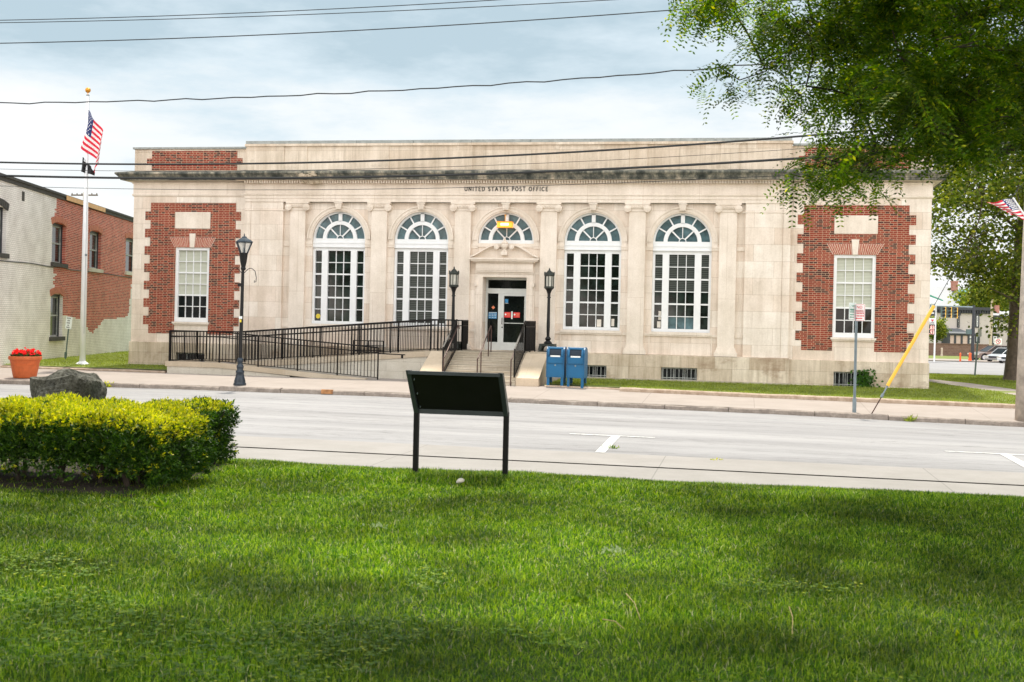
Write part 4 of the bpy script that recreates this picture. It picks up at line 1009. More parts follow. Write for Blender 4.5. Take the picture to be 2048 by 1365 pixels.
# ================================================================ MAILBOXES
def mailbox(x, y, z, label):
    o = empty('mailbox', (x, y, z), label, 'mailbox', 'blue mailboxes beside the entrance steps'); return o
mo = mailbox(0, 0, 0, 'x')
mb = MB(); w = .26; dpt = .30      # rounded top body: profile in (y,z)
prof = [(-dpt, .32), (-dpt, 1.06)] + [(-dpt + .02 + (.26) * (1 - math.cos(R(a))), 1.06 + .20 * math.sin(R(a))) for a in (30, 60, 90)] + [(dpt - .26 * math.cos(R(a)) , 1.06 + .20 * math.sin(R(a))) for a in (60, 30)] + [(dpt, 1.06), (dpt, .32)]
prof = [(-.30, .32), (-.30, 1.05), (-.285, 1.13), (-.24, 1.20), (-.16, 1.245), (-.06, 1.265), (.06, 1.265), (.16, 1.245), (.24, 1.20), (.285, 1.13), (.30, 1.05), (.30, .32)]
mb.prismx(prof[::-1], -w, w); body = mb.build('body', 'mailbox_blue', mo)
mb = MB()
for s_ in (-1, 1):   # side rims
    mb = MB()
    P2 = [(yy * 1.04, .32 if zz == .32 else zz + .012) for yy, zz in prof]; a, b = sorted((s_ * (w + .002), s_ * (w + .022))); mb.prismx(P2[::-1], a, b)
    mb.build('side_panel', 'mailbox_blue', mo)
front = [(-.302, 1.0), (-.302, 1.05), (-.288, 1.13), (-.243, 1.205), (-.20, 1.228)]
mb = MB(); mb.prismx([(a - .006, b) for a, b in front] + [(a + .02, b - .01) for a, b in front[::-1]], -.185, .185); mb.build('chute_shade_panel', 'chute_shade', mo)  # dark panel on the body paints the shade inside the chute
mb = MB()
for a_, b_ in ((-.24, -.186), (.186, .24)): mb.prismx([(a - .045, b) for a, b in front] + [(a + .02, b - .01) for a, b in front[::-1]], a_, b_)
mb.box(-.24, .24, -.27, -.19, 1.205, 1.25)
mb.box(-.235, .235, -.34, -.30, .78, .955); mb.box(-.235, .235, -.335, -.30, .76, .785)
mb.build('pull_door', 'mailbox_blue', mo)
mb = MB(); mb.box(-.15, .15, -.335, -.303, .957, 1.005); mb.build('label_plate', 'sign_white', mo)
for sx in (-1, 1):
    for sy in (-1, 1):
        mb = MB(); mb.prismz([(sx * .26, sy * .29), (sx * .18, sy * .29), (sx * .18, sy * .27), (sx * .24, sy * .27), (sx * .24, sy * .21), (sx * .26, sy * .21)][::(1 if sx * sy < 0 else -1)], 0, .33); mb.build('leg', 'mailbox_blue', mo)
mb = MB(); mb.box(-.24, .24, -.306, -.30, .34, .74); mb.build('front_door', 'mailbox_blue', mo)
mb = MB(); mb.tube([(0, -.312, .70), (0, -.304, .70)], .028, 14); mb.build('emblem', 'galv_steel', mo)
mo.location = (2.47, -3.75, .055); mo['label'] = 'blue street mailbox nearer the steps, left of the pair'
m2 = copy_tree(mo); m2.location = (3.12, -3.78, .052); m2.rotation_euler.z = R(-2); m2['label'] = 'blue street mailbox farther from the steps, right of the pair'
# ================================================================ PLANTER, FLAGPOLE, SMALL SIGNS (left)
PL = empty('flower_planter', (-13.85, -7.0, 0), 'round orange terracotta planter full of red flowers on the far sidewalk', 'planter')
c = (-13.87, -7.0, 0)
mb = MB(); mb.lathe([(.33, -.02), (.35, .02), (.42, .38), (.43, .40), (.42, .41), (.455, .54), (.49, .55), (.50, .60), (.49, .655), (.46, .66), (.44, .60)], c, 28); mb.build('pot', 'terracotta', PL, smooth=False)
mb = MB(); mb.lathe([(.445, .60), (.44, .61)], c, 20); mb.build('earth', 'soil', PL)
def leafquads(P, D, U, l, w, jit=0):
    """quads: base P, along D, width dir U"""
    n = len(P); V = np.empty((n, 4, 3)); l = np.broadcast_to(l, n)[:, None]; w = np.broadcast_to(w, n)[:, None]
    V[:, 0] = P; V[:, 1] = P + D * l * .5 + U * w * .5; V[:, 2] = P + D * l; V[:, 3] = P + D * l * .5 - U * w * .5
    return V.reshape(-1, 3), np.arange(4 * n).reshape(-1, 4)
def unit(a): return a / np.maximum(np.linalg.norm(a, axis=-1, keepdims=True), 1e-9)
def rdir(n, up=0): d = rng.normal(size=(n, 3)); d[:, 2] += up; return unit(d)
def rperp(D): return unit(np.cross(D, rng.normal(size=D.shape)))
n = 700; a = rng.uniform(0, 6.28, n); r_ = .44 * np.sqrt(rng.uniform(0, 1, n)); P = np.stack([c[0] + r_ * np.cos(a), c[1] + r_ * np.sin(a), .62 + rng.uniform(0, .20, n) * (1 - (r_ / .5) ** 2)], 1)
D = rdir(n, .6); V, F = leafquads(P, D, rperp(D), .09, .06); np_mesh('leaves', V, F, 'flower_leaf', PL)
n = 900; k = rng.integers(0, 75, n); a = rng.uniform(0, 6.28, 75); r_ = .45 * np.sqrt(rng.uniform(0, 1, 75)); Q = np.stack([c[0] + r_ * np.cos(a), c[1] + r_ * np.sin(a), .72 + rng.uniform(0, .17, 75) * (1.1 - (r_ / .5) ** 2)], 1)
D = rdir(n, .2); V, F = leafquads(Q[k], D, rperp(D), .06, .05); np_mesh('blossoms', V, F, 'petal', PL)

FP = empty('flagpole', (-15.30, -1.27, .16), 'tall white flagpole with gold ball on the lawn left of the post office', 'flagpole')
fx, fy = -15.30, -1.27
mb = MB(); mb.tube([(fx, fy, .15), (fx, fy, 4.6), (fx - .02, fy, 9.95)], [.112, .098, .05], 16); mb.build('pole', 'white_pole', FP, smooth=True)
mb = MB(); mb.lathe([(.24, .16), (.235, .20), (.17, .25), (.12, .28), (.11, .30)], (fx, fy, 0), 20); mb.build('collar', 'white_pole', FP)
mb = MB(); mb.tube([(fx - .02, fy, 9.94), (fx - .02, fy, 10.04)], .015, 6)
for k in range(1):
    pr = [(.10 * math.sin(R(q)), 10.12 - .10 * math.cos(R(q))) for q in (8, 30, 60, 90, 120, 150, 172)]; mb.lathe(pr, (fx - .02, fy, 0), 14)
mb.build('ball', 'gold', FP)
mb = MB(); mb.lathe([(.045, 9.9), (.06, 9.93), (.05, 9.96)], (fx - .02, fy, 0), 10); mb.tube([(fx + .1, fy - .1, 1.3), (fx + .085, fy - .08, 9.9)], .006, 5); mb.box(fx + .08, fx + .14, fy - .12, fy - .08, 4.1, 4.18); mb.build('halyard', 'galv_steel', FP)
mb = MB(); mb.box(fx - .55, fx + .45, fy - .28, fy + .28, .05, .15); tag(mb.build('stone_slab', 'plinth_stone'), 'flat stone slab in the grass under the white flagpole', 'stone slab')
# hanging flag, folded: hoist at the pole; built as strips along the fly with drape
def flag(name, root_loc, label, W, H, fn, stars=True):
    o = empty(name, root_loc, label, 'flag'); nu, nv = 40, 39
    V = np.array([[fn(u / nu, v / nv) for u in range(nu + 1)] for v in range(nv + 1)], dtype=float).reshape(-1, 3)
    def sub(sel):
        F = [(v * (nu + 1) + u, v * (nu + 1) + u + 1, (v + 1) * (nu + 1) + u + 1, (v + 1) * (nu + 1) + u) for v in range(nv) for u in range(nu) if sel(u, v)]
        return np.array(F)
    red = lambda u, v: (v // 3) % 2 == 0 and not (v < 21 and u < 16)
    whi = lambda u, v: (v // 3) % 2 == 1 and not (v < 21 and u < 16)
    np_mesh('red_stripes', V, sub(red), 'flag_red', o); np_mesh('white_stripes', V, sub(whi), 'flag_white', o)
    ct = np_mesh('canton', V, sub(lambda u, v: v < 21 and u < 16), 'flag_blue', o)
    mb = MB()
    for r_ in range(7):
        for c_ in range(5 if r_ % 2 == 0 else 4):
            u = (.035 + .075 * c_ + (0 if r_ % 2 == 0 else .037)); v = .05 + r_ * .073
            p = Vector(fn(u, v)); pu = (Vector(fn(u + .01, v)) - p).normalized(); pv = (Vector(fn(u, v + .01)) - p).normalized(); nn = pu.cross(pv)
            for sg in (1, -1):
                q = p + nn * .006 * sg; s5 = [q + (pu * math.cos(w) - pv * math.sin(w)) * rr_ for w, rr_ in ((R(90 + 36 * i), (.032 if i % 2 == 0 else .014)) for i in range(10))]
                mb.q(*(s5 if sg > 0 else s5[::-1]))
    mb.build('stars', 'flag_white', ct)
    return o
FW, FH = 2.3, 1.45
def drape(u, v):
    # limp flag: fly end falls; folds in depth
    s = u * FW; ang = R(66 + 10 * u)
    x = fx + .06 + s * math.cos(ang) * (.75 + .25 * (1 - v)) * (.72 + .55 * u * (1 - v * .2)); z = 9.42 - v * FH * (.80 + .1 * u) - s * math.sin(ang) * .46
    fold = math.sin(u * 9.5 + v * 1.2)
    return (x + .13 * fold * (.35 + u) * (.4 + .6 * v) * .9 - .30 * v * math.exp(-((u - .22) / .16) ** 2), fy - .12 + .16 * math.cos(u * 9.5 + .4 + v) * (.3 + u), z)
flag('flag', (fx, fy, 9.4), 'large limp stars and stripes flag hanging on the white flagpole', FW, FH, drape)
mb = MB(); n_ = 14
for i in range(n_):
    for j in range(8):
        def g(i_, j_):
            u, v = i_ / n_, j_ / 8; return (fx - .16 + u * .56 + .05 * math.sin(u * 11) - .02 * v, fy - .12 + .10 * math.cos(u * 12 + v), 7.72 - u * .55 - v * .55 * (1 - .75 * u) - .02)
        mb.q(g(i, j), g(i + 1, j), g(i + 1, j + 1), g(i, j + 1))
tag(mb.build('flag', 'flag_black', smooth=True), 'small black flag hanging below the big flag on the white flagpole', 'flag')

def tin_sign(mb, p, w, h, yaw, tilt=0, th=.006):
    cc, ss = math.cos(yaw), math.sin(yaw); ct, st = math.cos(tilt), math.sin(tilt); r_ = .03
    out = []
    for cx_, cz_, a0 in ((w / 2 - r_, h / 2 - r_, 0), (-w / 2 + r_, h / 2 - r_, 90), (-w / 2 + r_, -h / 2 + r_, 180), (w / 2 - r_, -h / 2 + r_, 270)):
        for k in range(4): a = R(a0 + 30 * k); out.append((cx_ + r_ * math.cos(a), cz_ + r_ * math.sin(a)))
    T = lambda x, y, z: ((p[0] + (x * ct - z * st) * cc - y * ss, p[1] + (x * ct - z * st) * ss + y * cc, p[2] + x * st + z * ct))
    fr_ = [T(x, -th / 2, z) for x, z in out]; bk = [T(x, th / 2, z) for x, z in out]
    mb.q(*fr_); mb.q(*bk[::-1]); n_ = len(out)
    for k in range(n_): mb.q(fr_[k], bk[k], bk[(k + 1) % n_], fr_[(k + 1) % n_])
    return T
b0_ = onZ(131, 716, .2); b0_ = np.array([-16.6, 0.6, .16]); b0_ = onY(131, 716, .8)
t0_ = onY(139.5, 634, .8); m0_ = onY(138, 660, .8); tl = math.atan2(t0_[0] - b0_[0], t0_[2] - b0_[2])
PS = empty('parking_sign', tuple(b0_), 'small white lettered sign on a leaning dark post beside the painted brick wall', 'sign')
mb = MB(); mb.bar(tuple(b0_ - np.array([0, 0, .05])), tuple(t0_), .045, .03); mb.bar((b0_[0], b0_[1], b0_[2]), (b0_[0] + .01, b0_[1], b0_[2] + .22), .09, .06); mb.build('post', 'sign_green_post', PS)
ctr = (t0_ + m0_) / 2 + np.array([0, -.04, .02]); mb = MB(); T = tin_sign(mb, ctr, .26, .47, 0, -tl); sf = mb.build('plate', 'sign_white', PS)
mb = MB()
for z_, w_ in ((.17, .18), (.08, .11), (-.01, .16), (-.10, .07), (-.18, .16)):
    for k in range(int(w_ / .035)): x_ = -w_ / 2 + k * .035; mb.q(T(x_, -.008, z_ - .022), T(x_ + .022, -.008, z_ - .022), T(x_ + .022, -.008, z_ + .022), T(x_, -.008, z_ + .022))
mb.build('lettering', 'ink', sf)

# ================================================================ NEIGHBOUR BRICK BUILDING (left)
PA = dep(0, 712, 42); PB_ = dep(262, 703, 60); wd = unit((PB_ - PA)[:2]); wang = math.atan2(wd[1], wd[0])
NBo = (float(PA[0]), float(PA[1]))
NB = bpy.data.objects.new('brick_building', None); COL.objects.link(NB); NB.location = (NBo[0], NBo[1], .05); NB.rotation_euler.z = wang
tag(NB, 'brick building half painted off-white, half bare red brick, left of the post office', 'building')
# local frame: x along the wall (away from the street), y to the left of it (into the building is +y... camera sees the -y side)
class LB(MB):
    def build(s, name, mats, parent, **k):
        me_o = MB.build(s, name, mats, None, **k); me_o.parent = parent; return me_o
def w2l(px, py):   # photo pixel on the wall plane -> local (x, z)
    d = ray(px, py); nx, ny = -wd[1], wd[0]; t_ = ((NBo[0] - CX) * nx + (NBo[1] + CD) * ny) / (d[0] * nx + d[1] * ny); p = CAM + d * t_
    return (p[0] - NBo[0]) * wd[0] + (p[1] - NBo[1]) * wd[1], p[2] - .05
Z1, Z2 = 480, 150
win2 = [(0, 12, 418, 511, True), (107, 131, 443, 528, True), (181, 202, 460, 539, False), (253, 270, 474, 546, False)]
holes = []
def wl(pxl, pxr, pyt, pyb):
    xl, zt = w2l(pxl, pyt); xr, _ = w2l(pxr, pyt); _, zb = w2l((pxl + pxr) / 2, pyb); return xl, xr, zb, zt
holes = [wl(105, 132, 444, 527), wl(180, 203, 460, 538), wl(252, 275, 474, 545), wl(102, 126, 588, 674)]
d_ = holes[1][0] - holes[0][0]; x0h = w2l(12, 470)[0]; wz = holes[0]; holes.append((x0h - (wz[1] - wz[0]), x0h, wz[2] + .05, wz[3] + .08))
for k in (1, 2): holes.append((x0h - (wz[1] - wz[0]) - d_ * k, x0h - d_ * k, wz[2] + .05, wz[3] + .08))
wzL = holes[3]; holes.append((wzL[0] - d_ * 2, wzL[1] - d_ * 2, wzL[2], wzL[3])); 
LX0, LX1, TOPZ = -13.0, 24.0, 6.68
poly = [w2l(*q) for q in ((113, 398), (121, 396), (180, 412), (275, 436), (275, 560), (262, 570), (258, 628), (248, 636), (206, 640), (196, 655), (185, 667), (178, 660), (160, 638), (124, 632), (124, 600), (106, 596), (107, 560), (112, 548), (106, 545), (108, 490), (108, 440), (112, 420))]
def inpoly(x, z):
    c_ = False; j = len(poly) - 1
    for i in range(len(poly)):
        xi, zi = poly[i]; xj, zj = poly[j]
        if (zi > z) != (zj > z) and x < (xj - xi) * (z - zi) / (zj - zi) + xi: c_ = not c_
        j = i
    return c_
mb = LB(); cw, ch_ = .22, .072
xs_e = sorted(set([LX0, LX1] + [h[0] for h in holes] + [h[1] for h in holes])); zs_e = sorted(set([-.2, TOPZ] + [h[2] for h in holes] + [h[3] for h in holes]))
def subdiv(es, st): 
    o_ = []
    for a, b in zip(es, es[1:]):
        n_ = max(1, round((b - a) / st)); o_ += [a + (b - a) * k / n_ for k in range(n_)]
    return o_ + [es[-1]]
XS = subdiv(xs_e, cw); ZS_ = subdiv(zs_e, ch_); rr = random.Random(5)
inh = lambda x, z: any(a < x < b and c_ < z < d for a, b, c_, d in holes)
for k in range(len(ZS_) - 1):
    zm = (ZS_[k] + ZS_[k + 1]) / 2; run = None
    jx = rr.uniform(-.28, .28)
    for i in range(len(XS) - 1):
        xm = (XS[i] + XS[i + 1]) / 2
        st_ = None if inh(xm, zm) else (1 if inpoly(xm + jx * .5, zm) else 0)
        if run and (st_ != run[0]):
            mb.cur = run[0]; mb.q((run[1], 0, ZS_[k]), (XS[i], 0, ZS_[k]), (XS[i], 0, ZS_[k + 1]), (run[1], 0, ZS_[k + 1])); run = None
        if st_ is not None and not run: run = (st_, XS[i])
    if run: mb.cur = run[0]; mb.q((run[1], 0, ZS_[k]), (LX1, 0, ZS_[k]), (LX1, 0, ZS_[k + 1]), (run[1], 0, ZS_[k + 1]))
mb.cur = 0
for a, b, c_, d in holes:
    mb.cur = 1 if inpoly((a + b) / 2 + .5, (c_ + d) / 2) else 0
    mb.q((a, 0, c_), (a, 0, d), (a, .3, d), (a, .3, c_)); mb.q((b, 0, c_), (b, .3, c_), (b, .3, d), (b, 0, d)); mb.q((a, 0, d), (b, 0, d), (b, .3, d), (a, .3, d)); mb.q((a, 0, c_), (a, .3, c_), (b, .3, c_), (b, 0, c_))
mb.cur = 0; mb.box(LX0, LX1, .301, 12, -.2, TOPZ - .05); mb.box(LX0, LX0 + .1, .0, .3, -.2, TOPZ)
mb.build('wall', ['painted_brick', 'bare_brick'], NB)
mb = LB(); mb.box(LX0 - .1, LX1, -.10, .5, TOPZ, TOPZ + .09); mb.box(LX0 - .1, LX1, -.05, 0.01, TOPZ - .14, TOPZ); mb.box(LX0, LX1, .5, 12, TOPZ - .04, TOPZ + .02); mb.build('roof_edge', 'sill_dark', NB)
xa_, xb_ = w2l(128, 400)[0], w2l(206, 420)[0]; mb = LB(); mb.box(xa_, xb_, -.115, -.10, TOPZ - .12, TOPZ + .07); mb.build('fascia_board', 'fresh_wood', NB)
mb = LB(); vx, vz = w2l(46, 393); mb.box(vx - .12, vx + .12, -.02, .02, vz - .17, vz + .17); mb.build('vent', 'sill_dark', NB)
for i, (a, b, c_, d) in enumerate(holes):
    mb = LB(); m_ = (a + b) / 2; hw = (b - a) / 2; y = .17
    mb.box(a, b, y - .04, y + .06, d - .10, d); mb.box(a, a + .09, y - .04, y + .06, c_, d); mb.box(b - .09, b, y - .04, y + .06, c_, d); fo = mb.build('window', 'dark_trim', NB)
    mb = LB(); mb.box(a + .09, b - .09, y, y + .04, c_, c_ + .07); mb.box(a + .09, b - .09, y, y + .04, d - .15, d - .10); zc = c_ + (d - c_) * .5; mb.box(a + .09, b - .09, y - .01, y + .03, zc - .03, zc + .03)
    for xx in (a + .09, b - .14): mb.box(xx, xx + .05, y, y + .04, c_, d - .1)
    s2 = mb.build('sash', 'bar_grey', fo); mb = LB(); mb.q((a + .1, y + .035, c_), (b - .1, y + .035, c_), (b - .1, y + .035, zc), (a + .1, y + .035, zc)); mb.build('pane', 'window_glass', fo)
    mb = LB(); mb.q((a + .1, y + .034, zc), (b - .1, y + .034, zc), (b - .1, y + .034, d - .1), (a + .1, y + .034, d - .1)); mb.build('pane', 'old_glass' if i != 3 else 'window_glass', fo)
    mb = LB(); mb.box(a - .12, b + .12, -.10, .1, c_ - .16, c_ - .0); mb.build('window_sill', 'sill_dark' if i in (0, 3) or i > 3 else 'ramp_block', NB)
    mb = LB(); n_ = 11    # segmental rowlock arch, flush with a small projection
    for k in range(n_):
        f0, f1 = -1 + 2 * k / n_ + .02, -1 + 2 * (k + 1) / n_ - .02; zf_ = lambda f, o: d - .10 + (1 - f * f) * .14 + o
        for o_ in (0,):
            mb.prism([(m_ + f0 * hw * 1.12, zf_(f0, 0)), (m_ + f1 * hw * 1.12, zf_(f1, 0)), (m_ + f1 * hw * 1.25, zf_(f1, .24)), (m_ + f0 * hw * 1.25, zf_(f0, .24))], -.035, .02)
    mb.build('window_arch', 'sill_dark' if i > 3 else 'old_brick', NB)
pts = [w2l(*q) for q in ((-60, 505), (0, 522), (60, 527), (105, 535), (118, 533), (140, 540), (200, 546), (262, 556))]
mb = LB(); mb.tube([(x, -.03, z) for x, z in pts], .018, 6); mb.build('cable', 'dark_trim', NB)

# ================================================================ SIGN ON THE LAWN (foreground)
IS = empty('information_board', (5.3, -28.8, .46), 'black framed information board on two posts seen from behind at the lawn edge', 'information board')
def zl(x, y): return z_lawn(x, y)
xa, xb = float(onY(831, 940, -28.8)[0]), float(onY(1010, 955, -28.8)[0]); zb_ = float(onY(829, 822, -28.8)[2]); ztop = float(onY(812, 741, -29.18)[2])
for x_ in (xa, xb):
    mb = MB(); mb.box(x_ - .026, x_ + .026, -28.826, -28.774, .1, zb_ + .02); mb.build('post', 'panel_black', IS)
mb = MB(); yb_, yt_ = -28.8, -29.18
for x_ in (xa, xb):
    s_ = 1 if x_ == xb else -1; a, b = x_ - .024, x_ + .024
    mb.prismx([(yb_ - .03, zb_ - .02), (yb_ + .05, zb_ + .0), (yt_ + .075, ztop), (yt_, ztop)], a, b)
mb.bar((xa, yt_ + .03, ztop - .022), (xb, yt_ + .03, ztop - .022), .07, .035); mb.bar((xa, yb_ + .0, zb_ + .0), (xb, yb_ + .0, zb_ + .0), .05, .05)
mb.build('frame', 'panel_edge', IS)
mb = MB(); d1 = (Vector((0, yt_ + .05, ztop - .035)) - Vector((0, yb_ + .0, zb_ + .015)))
mb.prismx([(yb_ - .0, zb_ + .0), (yb_ + .03, zb_ + .02), (yt_ + .07, ztop - .02), (yt_ + .035, ztop - .04)], xa + .026, xb - .026); mb.build('panel', 'panel_black', IS)
mb = MB()
for t_ in (.12, .45, .80):
    for x_, s_ in ((xa + .05, 1),): mb.tube([(x_, yb_ + (yt_ - yb_) * t_ + .0, zb_ + (ztop - zb_) * t_ + .0), (x_, yb_ + (yt_ - yb_) * t_ - .012, zb_ + (ztop - zb_) * t_ - .012)], .006, 6)
mb.build('screws', 'galv_steel', IS)

# ================================================================ BOULDER
BO = dep(138, 770, 14.6)
vv = []; nu, nv = 60, 34; rs = np.random.default_rng(4)
ph = rs.uniform(0, 6.28, (9, 3)); fq = rs.uniform(1.2, 9, (9, 3)) * rs.choice([-1, 1], (9, 3)); am = rs.uniform(.006, .02, 9)
mb = MB(); gz = z_lawn(BO[0], BO[1]); topz = 1.31; cxr, cyr = BO[0], BO[1]; wr, dr_ = .405, .28
for j in range(nv + 1):
    for i in range(nu):
        a = 2 * math.pi * i / nu; v = j / nv; ca, sa = math.cos(a), math.sin(a); sx = math.copysign(abs(ca) ** .3, ca); sy = math.copysign(abs(sa) ** .5, sa)
        if v < .8: k, z = 1.0 - .04 * (v / .8), gz - .15 + (topz - gz + .15) * (v / .8)
        else: k, z = .96 * (1 - ((v - .8) / .2)) ** .9, topz + .01 * (v - .8)
        p = np.array([sx * wr * k, sy * dr_ * k, z]); dn = sum(am[q] * math.sin(fq[q] @ (p * 2.2) + ph[q, 0]) for q in range(9)) + rs.uniform(-.009, .009)
        z2 = z + dn * .7 + .035 * math.sin(p[0] * 7 + 1) * (1 if v > .6 else 0) - (.05 * max(0, p[0] - .2) / .26 if v > .6 else 0)
        mb.v.append((cxr + p[0] * (1 + dn * 1.6), cyr + p[1] * (1 + dn * 2), z2))
for j in range(nv):
    for i in range(nu): a0 = j * nu + i; a1 = j * nu + (i + 1) % nu; mb.f.append((a0, a1, a1 + nu, a0 + nu)); mb.mi.append(0)
tag(mb.build('boulder', 'boulder_rock'), 'rough dark grey boulder standing behind the clipped hedge', 'boulder')

# ================================================================ PARKING SIGN right, GUY, UTILITY POLE
sp = onY(1708.5, 821, -7.6); sx_, sy_ = float(sp[0]), -7.6; zb0 = z_side(sx_, sy_)
ST2_ = empty('parking_sign', (sx_, sy_, zb0), 'two small green and red lettered parking plates on a steel post at the far kerb', 'sign')
tp = float(onY(1709, 610, -7.6)[2]); mb = MB()
mb.box(sx_ - .035, sx_ - .012, sy_ - .02, sy_ + .02, zb0, tp); mb.box(sx_ + .012, sx_ + .035, sy_ - .02, sy_ + .02, zb0, tp); mb.box(sx_ - .012, sx_ + .012, sy_ - .005, sy_ + .02, zb0, tp); mb.box(sx_ - .05, sx_ + .05, sy_ - .035, sy_ + .03, zb0, zb0 + .38); mb.build('post', 'galv_steel', ST2_)
pc = lambda x, y: tuple(onY(x, y, sy_ - .05))
zt_, zb2 = pc(1700, 608)[2], pc(1700, 642)[2]; hh = zt_ - zb2
for nm, xc, w_, yw, mt, lines in (('plate', 1706, .30, R(48), 'sign_green', ('2 HR', 'PARKING')), ('plate', 1719, .30, R(-22), 'sign_red', ('NO', 'PARKING'))):
    p = pc(xc - (1 if mt == 'sign_green' else 0), 625.5 if mt == 'sign_red' else 623); mb = MB(); mb2 = MB(); T = tin_sign(mb, p, w_, hh, yw); T2 = tin_sign(mb2, p, w_, hh, yw)
    pl = mb.build(nm, 'sign_white' if mt == 'sign_green' else 'sign_pinkish', ST2_)
    for k, tx in enumerate(lines):
        q = T(0, -.008, hh / 2 - .09 - .10 * k); text('lettering', tx, .085 if k else .11, mt, pl, q, (R(90), 0, yw), ext=.002, sx=.62 if k else .9)
    mb = MB()
    for z_ in (-.02, -.09): 
        for k in range(6): x_ = -.11 + k * .04; mb.q(T(x_, -.007, z_ - .02), T(x_ + .026, -.007, z_ - .02), T(x_ + .026, -.007, z_ + .02), T(x_, -.007, z_ + .02))
    z_ = -hh / 2 + .07; mb.q(T(-.08, -.007, z_ - .012), T(.08, -.007, z_ - .012), T(.08, -.007, z_ + .012), T(-.08, -.007, z_ + .012)); mb.q(T(-.12, -.007, z_), T(-.07, -.007, z_ - .03), T(-.07, -.007, z_ + .03))
    mb.build('print', mt, pl)
    mb = MB()
    for s_ in (-1, 1): mb.q(T(s_ * .137 - .003, -.0065, -hh / 2 + .03), T(s_ * .137 + .003, -.0065, -hh / 2 + .03), T(s_ * .137 + .003, -.0065, hh / 2 - .03), T(s_ * .137 - .003, -.0065, hh / 2 - .03)); mb.q(T(-.12, -.0065, s_ * (hh / 2 - .013) - .003), T(.12, -.0065, s_ * (hh / 2 - .013) - .003), T(.12, -.0065, s_ * (hh / 2 - .013) + .003), T(-.12, -.0065, s_ * (hh / 2 - .013) + .003))
    mb.build('border', mt, pl)
pb = onY(2045, 835, -7.55); pt = onY(2062, 380, -7.55); UPd = unit(pt - pb); up_top = pb + UPd * 11.5
UP = empty('utility_pole', tuple(pb), 'weathered wooden utility pole at the far kerb on the right', 'utility pole')
mb = MB(); mb.tube([tuple(pb - UPd * .2), tuple(pb + UPd * 3), tuple(up_top)], [.19, .17, .12], 14); mb.build('pole', 'weathered_wood', UP, smooth=True)
mb = MB(); q = pb + UPd * 10.6; mb.box(q[0] - .06, q[0] + .06, q[1] - 1.2, q[1] + 1.2, q[2] - .06, q[2] + .06); 
for yy in (-1.05, -.4, .4, 1.05): mb.lathe([(.04, .05), (.055, .1), (.03, .18)], (q[0], q[1] + yy, q[2]), 8)
mb.build('crossarm', 'weathered_wood', UP)
g0 = onY(1743, 821, -7.85); g0[2] = z_side(g0[0], -7.85) ; ga = onY(1775, 772, -7.8); gb = onY(1868, 612, -7.7); gd = unit(gb - g0); gtop = pb + UPd * 9.0
GW = empty('guy_wire', tuple(g0), 'slanting guy wire with bright yellow plastic guard anchored in the far sidewalk', 'guy wire')
mb = MB(); mb.tube([tuple(ga), tuple(gb)], .045, 10); mb.build('guard', 'yellow_plastic', GW)
mb = MB(); mb.tube([tuple(g0 - gd * .05), tuple(g0 + gd * .62)], .016, 6); mb.build('anchor_rod', 'rust_rail', GW)
mb = MB(); mb.tube([tuple(g0 + gd * .55), tuple(ga + gd * .1)], .022, 6); mb.tube([tuple(g0 + gd * .52), tuple(g0 + gd * .62)], .04, 8); mb.build('turnbuckle', 'galv_steel', GW)
g9 = onY(1925, 512, -7.6); mb = MB(); mb.tube([tuple(gb - gd * .2), tuple(g9), tuple(pb + UPd * 6.4)], .009, 5); mb.build('strand', 'wire_black', GW)
# flag on the utility pole
fa, fb = onY(2062, 450, -7.8), onY(2026, 396, -7.9)
fdv = unit(fb - fa)
tag(MB().tube([tuple(fa - fdv * .2), tuple(fb)], .022, 8).build('flag_staff', 'white_pole'), 'slanted white staff holding the small flag on the right utility pole', 'flag staff')
def fdrape(u, v):
    p = fb + (fa - fb) * (.04 + .80 * v); w = (.04 + .96 * u)
    return (p[0] - .02 - .66 * w * (1 - .38 * v) , p[1] - .03 + .05 * math.sin(u * 9 + v * 2), p[2] + .03 * math.sin(u * 7 + v * 3) - .10 * w + .25 * v * w)
_b = fb.copy()
flag('flag', tuple(_b), 'small fluttering stars and stripes flag in front of the maple foliage', .7, .5, fdrape)

# ================================================================ OVERHEAD WIRES
def wire(pts, r, label, Y=-8.0, wob=0, grp='overhead cables along the street', ext=True):
    P = [onY(x, y, Y) for x, y in pts]; X = np.array([p[0] for p in P]); Z = np.array([p[2] for p in P]); co = np.polyfit(X, Z, 2)
    xl = X.min() - 16 if ext else X.min(); xr = float(pb[0]) if ext else X.max()
    xs = np.linspace(xl, xr, 90); Zz = np.polyval(co, xs)
    if wob: Zz = Zz + wob * np.sin(xs * 4.3) + wob * .6 * np.sin(xs * 9.1 + 1)
    mb = MB(); mb.tube([(float(a), Y, float(b)) for a, b in zip(xs, Zz)], r, 5)
    tag(mb.build('overhead_cable', 'wire_black'), label, 'cable', grp)
wire([(0, 41), (520, 25), (1000, 0)], .012, 'uppermost thin cable crossing the top of the sky', -8.6)
wire([(0, 46), (600, 30), (1210, 1)], .012, 'second thin cable, crossing the topmost one at the left edge', -7.4)
wire([(0, 87), (700, 62), (1480, 10)], .015, 'third cable from the top, rising smoothly to the upper right leaves', -8.2)
wire([(0, 207), (700, 186), (1420, 137)], .018, 'wavy twisted cable crossing the white sky above the roof', -7.8, .018)
wire([(0, 325), (500, 328), (1000, 312), (1660, 268)], .028, 'thick cable passing in front of the parapet', -8.0)
wire([(0, 351), (520, 359), (1000, 345), (1640, 315)], .034, 'thickest cable passing in front of the dark cornice', -7.6)
wire([(0, 372), (300, 379), (640, 381), (930, 374), (1560, 352)], .008, 'thin cable passing just under the dentils', -7.9)
